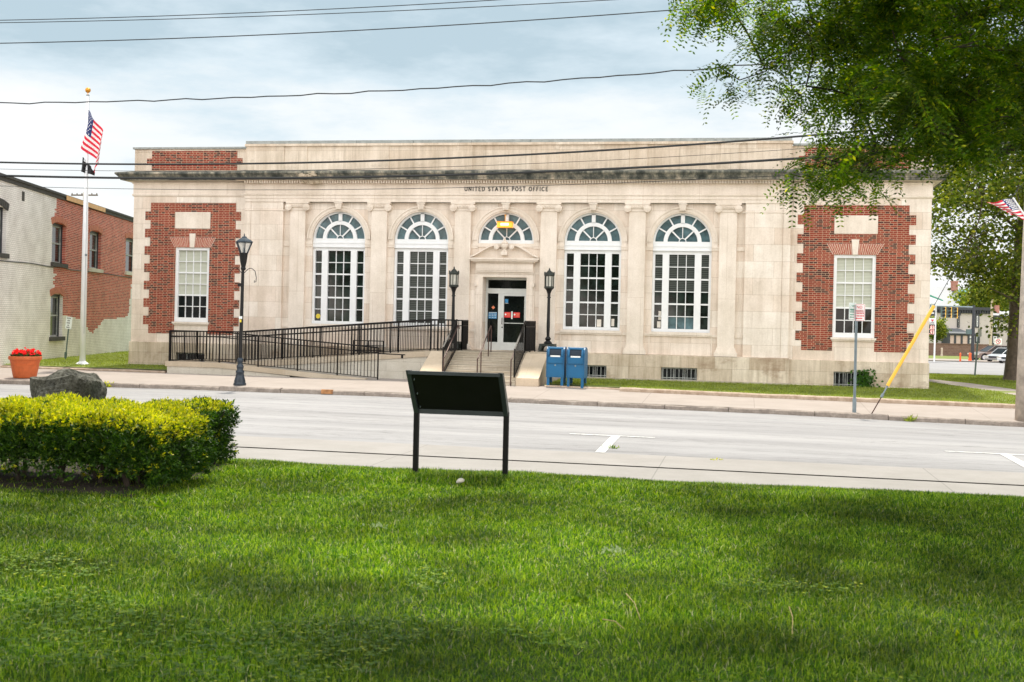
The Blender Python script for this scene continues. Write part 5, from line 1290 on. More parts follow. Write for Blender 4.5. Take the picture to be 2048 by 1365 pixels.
wire([(0, 338), (560, 343), (1150, 322), (1640, 296)], .007, 'thin cable between the two thick ones', -7.9)
# ================================================================ DISTANT UTILITY POLE (left)
q = dep(165, 560, 120); qt = dep(165, 385, 120)
DU = empty('utility_pole', (float(q[0]), float(q[1]), 0), 'distant utility pole with crossarm above the brick building roof', 'utility pole')
mb = MB(); mb.tube([(q[0], q[1], -1), (q[0], q[1], float(qt[2]))], .14, 8); mb.build('pole', 'weathered_wood', DU)
z_ = float(dep(165, 391, 120)[2]); mb = MB(); mb.box(q[0] - 1.45, q[0] + 1.45, q[1] - .06, q[1] + .06, z_ - .05, z_ + .08)
for k in range(6): x_ = q[0] - 1.35 + k * .54; mb.lathe([(.05, .08), (.07, .14), (.03, .24)], (x_, q[1], z_), 6)
mb.build('crossarm', 'bark_far', DU)
# ================================================================ RIGHT BACKGROUND
VA = -YAW
def vframe(name, px, t, z, label, cat, group=None):
    p = dep(px, 600, t); o = bpy.data.objects.new(name, None); COL.objects.link(o); o.location = (p[0], p[1], z); o.rotation_euler.z = VA
    return tag(o, label, cat, group)
HT = 175.; hs = HT / FPX
def Hh(px, py, t=HT): return float(dep(px, py, t)[2])
def bld(root, name, mat, mb): o = MB.build(mb, name, mat, None); o.parent = root; return o
HO = vframe('house', 1950, HT, 0, 'cream sided two storey house with black cornice and bay window beyond the intersection', 'house')
hx = lambda px: (px - 1950) * hs
gz0 = -1.2
mb = MB(); mb.box(hx(1868), hx(1984), 0, 9, gz0, Hh(1925, 621)); mb.box(hx(1984) + .01, hx(2060), 1.5, 9, gz0, Hh(2005, 633)); bld(HO, 'wall', 'siding', mb)
mb = MB(); a, b = Hh(1925, 627), Hh(1925, 614.5); mb.box(hx(1866), hx(1986), -.5, 9.4, (a + b) / 2, b); mb.box(hx(1867), hx(1985), -.2, 9.2, a, (a + b) / 2 - .01)
for k in range(24): x_ = hx(1868) + (hx(1984) - hx(1868)) * k / 23; mb.box(x_ - .08, x_ + .08, -.4, -.2, a, (a + b) / 2 - .02)
a, b = Hh(2005, 637), Hh(2005, 631); mb.box(hx(1984), hx(2062), 1.0, 9.4, a, b); bld(HO, 'cornice', 'dark_trim', mb)
mb = MB(); b = Hh(2005, 631.5); z2 = Hh(2005, 621); mb.q((hx(1985), .9, b), (hx(2062), .9, b), (hx(2058), 5, z2), (hx(1987), 5, z2)); mb.q((hx(1987), 5, z2), (hx(2058), 5, z2), (hx(2062), 9.4, b), (hx(1985), 9.4, b)); bld(HO, 'roof', 'roof_grey', mb)
def hwin(xl, xr, yt, yb, y, pane='old_glass'):
    m_ = (xl + xr) / 2; a, b, c_, d = hx(xl), hx(xr), Hh(m_, yb), Hh(m_, yt)
    mb = MB(); mb.box(a, b, y - .12, y + .05, c_, d); mb.box(a - .12, b + .12, y - .2, y + .05, d, d + .3); o = bld(HO, 'window', 'dark_trim', mb)
    mb = MB(); mb.box(a + .2, b - .2, y - .15, y - .121, c_ + .2, d - .1); f_ = bld(o, 'sash', 'white_paint', mb)
    mb = MB(); mb.box(a + .32, b - .32, y - .17, y - .151, c_ + .3, (c_ + d) / 2 - .05); mb.box(a + .32, b - .32, y - .17, y - .151, (c_ + d) / 2 + .05, d - .2); bld(f_, 'pane', pane, mb)
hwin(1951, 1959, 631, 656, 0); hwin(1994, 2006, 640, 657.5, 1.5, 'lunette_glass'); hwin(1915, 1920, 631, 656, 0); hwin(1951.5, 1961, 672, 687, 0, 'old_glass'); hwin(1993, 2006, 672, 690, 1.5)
mb = MB(); za, zb3, zc = Hh(1905, 690), Hh(1905, 667), Hh(1905, 657)
mb.box(hx(1884.5), hx(1927), -2.6, -.01, gz0, Hh(1905, 687)); mb.box(hx(1884), hx(1928), -2.8, -.01, Hh(1905, 671), zb3)
for px in (1884.5, 1896.5, 1909.5, 1923): mb.box(hx(px), hx(px + 4), -2.7, -.01, Hh(1905, 687.5), Hh(1905, 670))
bld(HO, 'bay', 'dark_trim', mb)
mb = MB(); mb.q((hx(1882), -3.1, zb3), (hx(1930.5), -3.1, zb3), (hx(1918), -.02, zc), (hx(1893), -.02, zc)); mb.q((hx(1930.5), -3.1, zb3), (hx(1930.5), -.02, zb3), (hx(1918), -.02, zc)); mb.q((hx(1882), -.02, zb3), (hx(1882), -3.1, zb3), (hx(1893), -.02, zc)); bld(HO, 'bay_roof', 'roof_dark', mb)
mb = MB(); mb.box(hx(1888), hx(1924), -2.62, -2.55, Hh(1905, 687), Hh(1905, 671)); bld(HO, 'bay_blinds', 'pink_blind', mb)
mb = MB(); mb.box(hx(1927.5), hx(1941), -1.2, -.01, gz0, Hh(1935, 673)); pd_ = bld(HO, 'porch', 'white_paint', mb); mb = MB(); mb.box(hx(1929.5), hx(1939), -1.3, -1.21, gz0, Hh(1935, 677)); bld(pd_, 'door', 'dark_trim', mb); mb = MB(); mb.box(hx(1931), hx(1937.5), -1.36, -1.31, Hh(1935, 687), Hh(1935, 679)); bld(pd_, 'pane', 'blind_white', mb)
mb = MB(); mb.box(hx(2008), hx(2016), 3, 4, Hh(2010, 628), Hh(2010, 610.5)); bld(HO, 'chimney', 'chimney_brick', mb)
# second house behind
T2 = 215.; s2 = T2 / FPX; H2 = vframe('house', 1910, T2, 0, 'teal gabled house with pale grey roof and red chimney behind the cream house', 'house'); x2 = lambda px: (px - 1910) * s2; Z2_ = lambda px, py: Hh(px, py, T2)
mb = MB(); ze = Z2_(1900, 618); zt = Z2_(1900, 572); mb.q((x2(1835), 0, ze), (x2(1915), 0, ze), (x2(1946), 7, zt), (x2(1835), 7, zt)); mb.q((x2(1835), 7, zt), (x2(1946), 7, zt), (x2(1915), 14, ze), (x2(1835), 14, ze)); bld(H2, 'roof', 'roof_grey', mb)
mb = MB(); gx0, gx1, gm = x2(1917), x2(1985), x2(1950); zp = Z2_(1950, 577); mb.prism([(gx0, gz0), (gx1, gz0), (gx1, Z2_(1970, 612)), (gm, zp), (gx0, Z2_(1920, 612))], -1.0, 10); mb.box(x2(1838), x2(1917), .3, 12, gz0, ze); bld(H2, 'wall', 'teal_siding', mb)
mb = MB()
for A, B in (((gx0 - .6, Z2_(1916, 613)), (gm, zp + .3)), ((gm, zp + .3), (gx1 + .6, Z2_(1975, 613)))): mb.bar((A[0], -1.3, A[1]), (B[0], -1.3, B[1]), .5, .5)
bld(H2, 'gable_trim', 'white_paint', mb)
mb = MB(); mb.box(x2(1943), x2(1953), -1.15, -1.0, Z2_(1947, 611), Z2_(1947, 597)); w_ = bld(H2, 'window', 'white_paint', mb); mb = MB(); mb.box(x2(1945), x2(1951), -1.2, -1.151, Z2_(1947, 611), Z2_(1947, 600)); bld(w_, 'pane', 'dark_glass', mb)
mb = MB(); mb.box(x2(1926), x2(1936), 5, 6.2, Z2_(1930, 580), Z2_(1930, 561)); mb.box(x2(1925), x2(1937), 4.9, 6.3, Z2_(1930, 563), Z2_(1930, 560.5)); bld(H2, 'chimney', 'chimney_brick', mb)
mb = MB(); mb.box(x2(1921), x2(1929), -2.4, -1.4, Z2_(1925, 613), Z2_(1925, 593)); bld(H2, 'flue', 'ramp_cap', mb)
# low brick wall, poles, sign
GT = 150.
WB = vframe('garden_wall', 1920, GT, -1.0, 'low dark brick wall along the far pavement below the cream house', 'wall'); mb = MB(); s3 = GT / FPX
mb.box((1840 - 1920) * s3, (1990 - 1920) * s3, 0, .4, -.5, Hh(1920, 689, GT) + 1.0); mb.box((1840 - 1920) * s3, (1990 - 1920) * s3, -.1, .5, Hh(1920, 689, GT) + 1.0, Hh(1920, 688, GT) + 1.0); bld(WB, 'wall', 'far_brick_wall', mb)
def vpole(name, px, pyt, pyb, t, r0, r1, mat, label, cat, dpx=0):
    a, b = dep(px, pyb, t), dep(px + dpx, pyt, t); mb = MB(); mb.tube([tuple(a - np.array([0, 0, .5])), tuple(b)], [r0, r1], 10); return tag(mb.build(name, mat), label, cat)
vpole('utility_pole', 1980, 563, 705, 135, .17, .13, 'ramp_cap', 'pale straight utility pole beyond the intersection in front of the cream house', 'utility pole', 6)
MA = vframe('traffic_light_mast', 1947, 122, -.9, 'black traffic light mast with arm at the intersection', 'traffic mast'); s4 = 122 / FPX
zz = lambda px, py: Hh(px, py, 122) + .9
mb = MB(); mb.tube([(0, 0, 0), (.05, 0, zz(1948, 611))], [.17, .14], 12); mb.tube([(0, 0, zz(1948, 672)), (0, 0, zz(1948, 658))], .2, 10); bld(MA, 'pole', 'dark_trim', mb)
mb = MB(); za_ = zz(1910, 613.5); mb.tube([((1868 - 1947) * s4, 0, za_), (.1, 0, zz(1947, 615))], [.05, .09], 8); bld(MA, 'arm', 'galv_steel', mb)
mb = MB(); mb.box((1934 - 1947) * s4, (1944 - 1947) * s4, -.12, .12, zz(1938, 669), zz(1938, 659)); bld(MA, 'control_box', 'sign_green_post', mb)
tl_ = None
for i, px in enumerate((1886.5, 1898, 1910)):
    lab = ('leftmost', 'middle', 'rightmost')[i] + ' traffic light of the three hanging from the far mast arm'
    if tl_ is None:
        tl_ = vframe('traffic_light', px, 121.6, 0, lab, 'traffic light', 'traffic lights on the mast arm'); zt2, zb2 = Hh(px, 615, 121.6), Hh(px, 635.5, 121.6); h_ = zt2 - zb2
        tl_.location.z = zb2
        mb = MB(); mb.box(-.19, .15, -.18, .15, .02, h_); bld(tl_, 'housing', 'sign_green_post', mb)
        mb = MB(); mb.box(.15, .24, -.2, .16, -.02, h_ + .04); bld(tl_, 'yellow_frame', 'yellow_plastic', mb)
        for k in range(3): zk = h_ * (k + .5) / 3; mb = MB(); mb.tube([(-.02, -.19, zk), (-.02, -.20, zk)], .12, 12); ln_ = bld(tl_, 'lens', 'dark_glass', mb); mb = MB(); mb.ring(-.02, zk, .13, .15, -.38, -.18, 0, 180, 8); bld(ln_, 'visor', 'black_metal', mb)
    else:
        o = copy_tree(tl_); p = dep(px, 600, 121.6); o.location = (p[0], p[1], tl_.location.z - .02 * i); o['label'] = lab
# fuel price sign
FS = vframe('price_sign', 1860, 112, -.8, 'roadside fuel price sign with orange digits partly behind the post office corner', 'sign'); s5 = 112 / FPX; fz = lambda px, py: Hh(px, py, 112) + .8; fxx = lambda px: (px - 1860) * s5
mb = MB(); mb.tube([(fxx(1871), 0, -.5), (fxx(1872), 0, fz(1871, 612))], .085, 8); mb.tube([(fxx(1840), 0, -.5), (fxx(1840), 0, fz(1871, 612))], .085, 8); bld(FS, 'pole', 'white_paint', mb)
def panel(y0p, y1p, mat, nm, y=-.1): mb = MB(); mb.box(fxx(1841.5), fxx(1869.5), y, y + .15, fz(1860, y1p), fz(1860, y0p)); return bld(FS, nm, mat, mb)
p1 = panel(608, 621, 'sign_white', 'logo_panel'); p1b = panel(622, 632, 'dark_trim', 'info_panel'); p2 = panel(636.5, 649, 'sign_white', 'name_panel'); p3 = panel(649.5, 670, 'dark_trim', 'price_panel')
mb = MB()
for k in range(5): mb.box(fxx(1858 + k * 2.2), fxx(1859.2 + k * 2.2), -.12, -.105, fz(1860, 618 - (k % 2) * 4), fz(1860, 614 - (k % 2) * 4))
o = bld(p1, 'mark', 'sticker_blue', mb)
mb = MB(); mb.q((fxx(1858), -.115, fz(1860, 628)), (fxx(1868), -.115, fz(1860, 628)), (fxx(1868), -.115, fz(1860, 625)), (fxx(1858), -.115, fz(1860, 625))); bld(p1b, 'mark', 'sign_white', mb)
def ltext(nm, s_, size, mat, root, x, z, sx=1): o = text(nm, s_, size, mat, None, (0, 0, 0), sx=sx, ext=.01); o.parent = root; o.location = (x, -.13, z); return o
mb = MB(); hx_, hz_ = fxx(1865), fz(1865, 641); mb.q((hx_, -.12, hz_ - .15), (hx_ + .14, -.12, hz_ + .03), (hx_ + .07, -.12, hz_ + .1), (hx_, -.12, hz_ + .04), (hx_ - .07, -.12, hz_ + .1), (hx_ - .14, -.12, hz_ + .03)); bld(p2, 'heart', 'sign_red', mb)
ltext('lettering', 'CUTS', .24, 'ink', p2, fxx(1862.5), fz(1863, 646.3), .9)
for py, s_ in ((656, '2.83'), (665.5, '2.93')): ltext('digits', s_, .50, 'led_orange', p3, fxx(1862), fz(1863, py), .78)
mb = MB(); mb.prism([(fxx(1835), fz(1855, 607)), (fxx(1877), fz(1877, 603)), (fxx(1877), fz(1877, 601)), (fxx(1835), fz(1835, 584))], -1.2, 1.2); bld(FS, 'canopy', 'sign_green', mb)
mb = MB(); mb.prism([(fxx(1836), fz(1855, 609)), (fxx(1875), fz(1877, 605)), (fxx(1875), fz(1877, 603.2)), (fxx(1836), fz(1835, 589))], -1.25, -1.21); bld(FS, 'canopy_face', 'white_paint', mb)
# no-left-turn sign
NS = vframe('no_turn_sign', 1998, 140, -1, 'white no left turn sign on a post behind the parked cars', 'sign'); s6 = 140 / FPX; z6_ = lambda py: Hh(1998, py, 140) + 1
mb = MB(); mb.tube([(0, .05, -.3), (0, .05, z6_(678))], .05, 6); bld(NS, 'post', 'galv_steel', mb); mb = MB(); mb.box(-.43, .43, -.03, 0, z6_(689.5), z6_(677.5)); pl = bld(NS, 'plate', 'sign_white', mb)
mb = MB(); c0 = z6_(683.5); mb.ring(0, c0, .22, .29, -.05, -.031, 0, 360, 24); mb.bar((-.19, -.045, c0 + .19), (.19, -.045, c0 - .19), .012, .055); bld(pl, 'red_ring', 'sign_red', mb)
mb = MB(); mb.bar((.07, -.036, c0 - .14), (.07, -.036, c0 + .07), .008, .05); mb.bar((.07, -.036, c0 + .06), (-.08, -.036, c0 + .06), .008, .05); mb.q((-.16, -.038, c0 + .06), (-.06, -.038, c0 - .02), (-.06, -.038, c0 + .14)); bld(pl, 'arrow', 'ink', mb)
# bollards / hydrant-like orange posts
def bollard(px, pyt, pyb, r, label, mat='orange_plastic'):
    t_ = 118; a, b = dep(px, pyb, t_), dep(px, pyt, t_); h_ = float(b[2] - a[2]); mb = MB(); mb.lathe([(r * 1.3, -.1), (r * 1.3, .06), (r, .1), (r, h_ - .12), (r * 1.15, h_ - .1), (r * .9, h_ - .03), (r * .3, h_)], (float(a[0]), float(a[1]), float(a[2])), 10); o = mb.build('bollard', mat); tag(o, label, 'bollard')
bollard(1920.5, 706, 722, .08, 'slim orange bollard standing alone left of the traffic mast'); bollard(1940, 706, 720, .13, 'stout orange bollard beside the foot of the traffic mast'); bollard(1883.5, 696, 711, .09, 'pale yellow bollard in front of the low brick wall', 'ramp_cap')
# street sign seen from behind
sb = dep(1948.5, 757, 52); stt = dep(1957, 665, 52); SS = empty('street_sign', tuple(sb), 'grey back of a street sign on a leaning green post at the corner lawn', 'sign')
mb = MB(); mb.bar(tuple(sb - np.array([0, 0, .2])), tuple(stt), .07, .05); mb.build('post', 'sign_green_post', SS); mb = MB(); tin_sign(mb, dep(1959.5, 665.5, 51.9), .26, .36, VA + R(35), .05); mb.build('plate', 'sign_back', SS)
# cars
def wheel(root, x, y, r):
    mb = MB()
    for k in range(1): mb.tube([(x, y - .11, r), (x, y + .11, r)], r, 20)
    w_ = bld(root, 'wheel', 'tyre', mb); mb = MB(); mb.tube([(x, y - .125, r), (x, y + .125, r)], r * .62, 12); rm = bld(w_, 'rim', 'rim', mb)
    mb = MB()
    for k in range(5): a = 2 * math.pi * (k + .5) / 5; mb.tube([(x + r * .38 * math.cos(a), y - .13, r + r * .38 * math.sin(a)), (x + r * .38 * math.cos(a), y + .13, r + r * .38 * math.sin(a))], r * .11, 6)
def car(px, t, zb_, yaw, label, mat, Lc=4.6, W=1.8, Hc=1.55, suv=True):
    o = vframe('parked_car', px, t, zb_, label, 'car', 'cars parked beyond the intersection'); o.rotation_euler.z = VA + yaw
    h = Lc / 2; wb = Lc * .30; r = .36 if suv else .32
    # front is -x ; lower body outline with wheel arches
    def arch(cx): return [(cx + (r + .06) * math.cos(R(a)), max(.26, r + (r + .06) * math.sin(R(a)))) for a in (200, 160, 130, 100, 80, 50, 20, -20)]
    belt = Hc * .60
    lo = [(-h, .40), (-h + .08, .26)] + [(x, z) for x, z in arch(-wb - .05)] + [(x, z) for x, z in arch(wb)] + [(h - .06, .26), (h, .5), (h - .02, belt), (h * .5, belt + .02), (-h * .28, belt), (-h * .62, belt - .12), (-h + .10, belt - .26), (-h, belt - .36)]
    mb = MB(); n_ = len(lo); 
    for s_, yy, k_ in ((-1, -W / 2, 0), (1, W / 2, 0)):
        pass
    secs = [(-W / 2, .97, .0), (-W / 2 + .10, 1.0, .03), (W / 2 - .10, 1.0, .03), (W / 2, .97, .0)]
    rows = [[(x * sx, y, z + (dz if z > .5 else 0)) for x, z in lo] for y, sx, dz in secs]
    for a, b in zip(rows, rows[1:]):
        for i in range(n_): j = (i + 1) % n_; mb.q(a[i], b[i], b[j], a[j])
    mb.q(*rows[0]); mb.q(*rows[-1][::-1]); body = bld(o, 'body', mat, mb)
    rb = h * .92 if suv else h * .72; rf = -h * .10
    gp = [(-h * .46, belt), (rb, belt), (rb - (.18 if suv else .5), Hc - .06), (rf + .1, Hc - .04)]
    def gh(mbb, inset, zc=0):
        wl_, wt = W / 2 - .08 - inset, W / 2 - .26 - inset
        P = []
        for (x, z) in gp: k_ = (z - belt) / (Hc - belt); P.append((x, wl_ + (wt - wl_) * k_, z))
        A = [(x, -y, z) for x, y, z in P]; B = [(x, y, z) for x, y, z in P]
        mbb.q(*A); mbb.q(*B[::-1])
        for i in range(4): j = (i + 1) % 4; mbb.q(A[j], A[i], B[i], B[j])
    mb = MB(); gh(mb, 0); gl = bld(o, 'windows', 'dark_glass', mb)
    mb = MB(); mb.box(gp[3][0] - .05, gp[2][0] + .03, -(W / 2 - .25), W / 2 - .25, Hc - .06, Hc + .0)
    for s_ in (-1, 1):
        e_ = s_ * (W / 2 - .06); e2 = s_ * (W / 2 - .25)
        for (xa_, xb_) in ((gp[0][0], gp[3][0]), ((gp[0][0] + gp[1][0]) * .42, (gp[0][0] + gp[1][0]) * .42 + .05), (gp[1][0] - .02, gp[2][0])): mb.bar((xa_, e_, belt), (xb_, e2, Hc - .04), .05, .07)
    bld(o, 'roof', mat, mb)
    for x_ in (-wb - .05, wb):
        for s_ in (-1, 1): wheel(o, x_, s_ * (W / 2 - .10), r)
    for s_ in (-1, 1): mb = MB(); mb.box(-h - .015, -h + .30, s_ * (W / 2 - .42), s_ * (W / 2 + .003), belt - .36, belt - .22); bld(o, 'headlight', 'lantern_glass', mb)
    mb = MB(); mb.box(-h - .02, -h + .05, -W / 2 + .45, W / 2 - .45, .42, belt - .24); bld(o, 'grille', 'dark_trim', mb)
    return o
car(1988, 126, Hh(1988, 722, 126), R(8), 'brown grey estate car parked side on beyond the intersection', 'car_brown', 4.7, 1.85, 1.62)
car(2012, 120, Hh(2005, 725, 120), R(38), 'silver car parked angled in front of the brown grey estate car', 'car_silver', 4.4, 1.8, 1.45, False)
car(2034, 115, Hh(2020, 727, 115), R(45), 'white car parked closest to the maple trunk', 'car_white', 4.4, 1.8, 1.45, False)
# far pavement
sheet('far_pavement', fr(14.6, 120, 20), [83, 88, 92], lambda x, y: z_far(x, y) + .10, 'sidewalk_concrete')

# ================================================================ VEGETATION
def twig_tree(root, nodes0, parents0, attr, seg, jit, sag, r_tip, mat, name='branches', maxr=.16, base_r=None, trunk_n=0):
    """grow limbs from given nodes out to attractor points"""
    nodes = [np.array(p, float) for p in nodes0]; par = list(parents0)
    A = np.array(attr); NPn = np.array(nodes); d0 = np.min(np.linalg.norm(A[:, None] - NPn[None], axis=2), axis=1)
    buf = np.zeros((60000, 3)); n = len(nodes); buf[:n] = NPn; dist = np.zeros(60000)
    for i in range(n): dist[i] = 0 if par[i] < 0 else dist[par[i]] + np.linalg.norm(buf[i] - buf[par[i]])
    tips = []
    for ai in np.argsort(d0):
        a = A[ai]; dd = np.linalg.norm(buf[:n] - a, axis=1); k = int(np.argmin(dd + .12 * dist[:n])); L_ = dd[k]; m_ = max(1, int(L_ / seg)); p0 = buf[k].copy(); prev = k
        side = rng.normal(size=3) * jit * L_
        for s_ in range(1, m_ + 1):
            t_ = s_ / m_; p = p0 + (a - p0) * t_ + side * math.sin(math.pi * t_) + np.array([0, 0, sag * L_ * math.sin(math.pi * t_)]) + rng.normal(size=3) * .012
            buf[n] = p; par.append(prev); dist[n] = dist[prev] + np.linalg.norm(p - buf[prev]); prev = n; n += 1
        tips.append((prev, buf[prev] - buf[par[prev]]))
    w_ = np.zeros(n)
    for i in range(n - 1, -1, -1):
        if w_[i] == 0: w_[i] = 1
        if par[i] >= 0: w_[par[i]] += w_[i]
    rad = np.minimum(maxr, r_tip * w_ ** .42)
    if base_r:
        for i, v in base_r.items(): rad[i] = v
    idx = np.array([i for i in range(n) if par[i] >= 0]); pi = np.array([par[i] for i in idx]); a = buf[pi]; b = buf[idx]; d = unit(b - a); u = unit(np.cross(d, np.array([.3, .5, .81]))); v = np.cross(d, u)
    ns = 6; V = []
    ra = np.minimum(rad[pi], rad[idx] * 1.5)
    for c_, r__ in ((a, ra), (b, rad[idx])):
        for j in range(ns): w = 2 * math.pi * j / ns; V.append(c_ + (u * math.cos(w) + v * math.sin(w)) * r__[:, None])
    V = np.stack(V, 1).reshape(-1, 3); F = []
    off = np.arange(len(idx)) * 2 * ns
    for j in range(ns): F.append(np.stack([off + j, off + (j + 1) % ns, off + ns + (j + 1) % ns, off + ns + j], 1))
    np_mesh(name, V, np.concatenate(F), mat, root)
    return tips
def inpoly_pts(P, poly):
    x, y = P[:, 0], P[:, 1]; c_ = np.zeros(len(P), bool); j = len(poly) - 1
    for i in range(len(poly)):
        xi, yi = poly[i]; xj, yj = poly[j]; cond = ((yi > y) != (yj > y)); 
        with np.errstate(divide='ignore', invalid='ignore'): xx = (xj - xi) * (y - yi) / (yj - yi + 1e-12) + xi
        c_ ^= cond & (x < xx); j = i
    return c_
def vdep(px, py, t): return np.array([dep(a, b, c_) for a, b, c_ in zip(px, py, t)])
# ---- near honey locust (trunk stands right of the picture, crown overhangs it)
HL = empty('locust_tree', (14.6, -28.0, .3), 'large honey locust with feathery leaves overhanging the upper right of the lawn', 'tree')
polyA = [(x_, y_ - (38 if y_ > 200 else 12 if y_ > 100 else 0)) for x_, y_ in [(1455, -40), (1462, 15), (1500, 60), (1520, 110), (1430, 135), (1425, 185), (1480, 190), (1560, 150), (1572, 230), (1655, 250), (1660, 300), (1650, 335), (1575, 385), (1580, 415), (1660, 390), (1720, 395), (1760, 350), (1830, 300), (1930, 330), (2048, 300), (2250, 420), (2300, -200), (1600, -250)]]
polyB = [(1395, -30), (1400, 8), (1440, 12), (1475, -30)]
def samp(poly, n, t0, t1):
    P = np.array(poly); lo, hi = P.min(0), P.max(0); out_ = []
    while len(out_) < n:
        Q = rng.uniform(lo, hi, (n * 3, 2)); Q = Q[inpoly_pts(Q, poly)]; out_ += list(Q)
    Q = np.array(out_[:n]); return Q, rng.uniform(t0, t1, n)
QC, tC = samp(polyA, 255, 9.8, 14.6); kp = rng.uniform(0, 1, len(QC)) < .42 + .58 * np.clip((QC[:, 0] - 1480) / 420, 0, 1) + .5 * (QC[:, 1] > 290); QC, tC = QC[kp], tC[kp]
QA = np.repeat(QC, 5, 0) + rng.normal(size=(len(QC) * 5, 2)) * np.array([25, 14]); tA = np.repeat(tC, 5) + rng.normal(size=len(QC) * 5) * .18
QA[:, 1] += np.abs(QA[:, 0] - np.repeat(QC[:, 0], 5)) * .25; kp = inpoly_pts(QA, polyA); QA, tA = QA[kp], tA[kp]
keep = np.ones(len(QA), bool)
for (hx_, hy_, hr) in ((1600, 130, 34), (1640, 190, 30), (1690, 215, 26), (1540, 205, 30), (1760, 220, 22), (1870, 190, 20), (1575, 300, 30), (1905, 60, 20), (1980, 180, 16)): keep &= (np.hypot(QA[:, 0] - hx_, QA[:, 1] - hy_) > hr)
QA, tA = QA[keep], tA[keep]; tA = np.where(QA[:, 0] < 1640, np.clip(tA, 11, 14), tA)
QB, tB = samp(polyB, 14, 11.5, 13)
edge = [(1385, 14), (1420, 14), (1470, 40), (1500, 85), (1440, 150), (1435, 180), (1480, 178), (1530, 160), (1580, 195), (1600, 225), (1650, 235), (1600, 260), (1665, 310), (1640, 350), (1590, 385), (1585, 405), (1620, 395), (1680, 395), (1720, 380), (1760, 340), (1790, 335), (1575, 120), (1520, 140)]
E_ = vdep([p[0] for p in edge], [p[1] - (34 if p[1] > 200 else 16) for p in edge], [12.3] * len(edge))
A1 = np.concatenate([vdep(QA[:, 0], QA[:, 1], tA), vdep(QB[:, 0], QB[:, 1], tB), E_])
# off-picture crown: above and behind the camera side
nO = 1500; OX = rng.uniform(1.0, 23, nO); OY = rng.uniform(-43, -22, nO); OZ = rng.uniform(5.6, 10.5, nO)
ok = (((OX - 15.5) / 8.5) ** 2 + ((OY + 31.5) / 9.0) ** 2 + ((OZ - 6) / 5) ** 2 < 1) | (((OX - 6.5) / 5.0) ** 2 + ((OY + 37.3) / 3.4) ** 2 + ((OZ - 8) / 2.5) ** 2 < 1)
A2 = np.stack([OX, OY, OZ], 1)[ok]; nl_ = 620; q_ = rdir(nl_) * rng.uniform(0, 1, (nl_, 1)) ** .4; A2 = np.concatenate([A2, np.array([6.3, -34.6, 8.3]) + q_ * np.array([5.2, 3.2, 1.9])])
def inview(P):
    x = P[:, 0] - CX; y = P[:, 1] + CD; z = P[:, 2] - CE; xr = x * math.cos(YAW) - y * math.sin(YAW); yr = x * math.sin(YAW) + y * math.cos(YAW)
    return xr / yr * FPX + 1024, 682.5 + SHP - z / yr * FPX, yr
u_, v_, d_ = inview(A2); A2 = A2[~((d_ > 0) & (u_ > -500) & (u_ < 2300) & (v_ > -450))]
tr = np.array([14.6, -28.0, .3]); N0 = [tr + [0, 0, -.3], tr + [0, 0, 1.2], tr + [-.1, 0, 2.6], tr + [-.2, .05, 3.8]]; P0 = [-1, 0, 1, 2]
def limb(st, pts):
    pr_ = st; last = N0[st]
    for q in pts:
        q = np.array(q, float); m_ = max(1, int(np.linalg.norm(q - last) / .5))
        for s_ in range(1, m_ + 1): N0.append(last + (q - last) * s_ / m_ + rng.normal(size=3) * .03); P0.append(pr_); pr_ = len(N0) - 1
        last = q
def dp(px, py, t): return dep(px, py, t)
limb(3, [dp(2250, 120, 12.6), dp(2048, 225, 12.2), dp(1930, 270, 12), dp(1870, 262, 12)])
limb(3, [dp(2200, -40, 12.8), dp(1960, 30, 12.2), dp(1800, 60, 12.2), dp(1650, 60, 12.2)])
limb(2, [dp(2250, 260, 12.8), dp(2000, 300, 12.4), dp(1900, 300, 12.0), dp(1830, 305, 11.8), dp(1740, 350, 11.7)])
limb(3, [[13.0, -29.5, 6], [11.5, -32, 7.6], [9, -35, 8.2], [5, -37.5, 8.4]]); limb(3, [[14.5, -28, 6.5], [14, -31, 9]]); limb(3, [[16, -27, 6], [18, -29, 8]])
br_ = {0: .30, 1: .25, 2: .22, 3: .19}
tips = twig_tree(HL, N0, P0, np.concatenate([A1, A2]), .22, .10, .07, .0060, 'bark', base_r=br_, maxr=.11)
TP = []; near = []
for k, d in tips: pass
AL = np.concatenate([A1, A2]); nearN = len(A1)
def compound(cent, nl, l0, npair, lw, ll, spread):
    """pinnate leaves hung around each centre"""
    n = len(cent) * nl; C_ = np.repeat(cent, nl, 0) + rng.normal(size=(n, 3)) * spread
    D = rdir(n); D[:, 2] = D[:, 2] * .45 - .28; D = unit(D); L_ = rng.uniform(.7, 1.2, n) * l0
    S = unit(np.cross(D, np.array([0, 0, 1.0]))); U = np.cross(S, D)
    roll = rng.normal(size=n) * .5; S2 = S * np.cos(roll)[:, None] + U * np.sin(roll)[:, None]; U = np.cross(S2, D)
    Ps, Ds, Us, Ws = [], [], [], []
    for k in range(npair):
        t_ = (k + 1) / npair; P = C_ + D * (L_ * t_)[:, None] + np.array([0, 0, -1.0]) * (L_ * .35 * t_ * t_)[:, None]
        for s_ in (-1, 1):
            dr__ = unit(S2 * s_ + D * .35 + rng.normal(size=(n, 3)) * .13 + np.array([0, 0, -.12])); Ps.append(P); Ds.append(dr__); Us.append(unit(np.cross(dr__, U) * 1.0)); Ws.append(np.full(n, 1.0 - .35 * abs(t_ - .45)))
    P = np.concatenate(Ps); D_ = np.concatenate(Ds); U_ = np.concatenate(Us); W_ = np.concatenate(Ws)
    V1, F1 = leafquads(P, D_, U_, ll * W_, lw * W_)
    # rachis
    R1, G1 = leafquads(C_, unit(D + np.array([0, 0, -.3])), S2, L_ * 1.05, .004)
    return np.concatenate([V1, R1]), np.concatenate([F1, G1 + len(V1)])
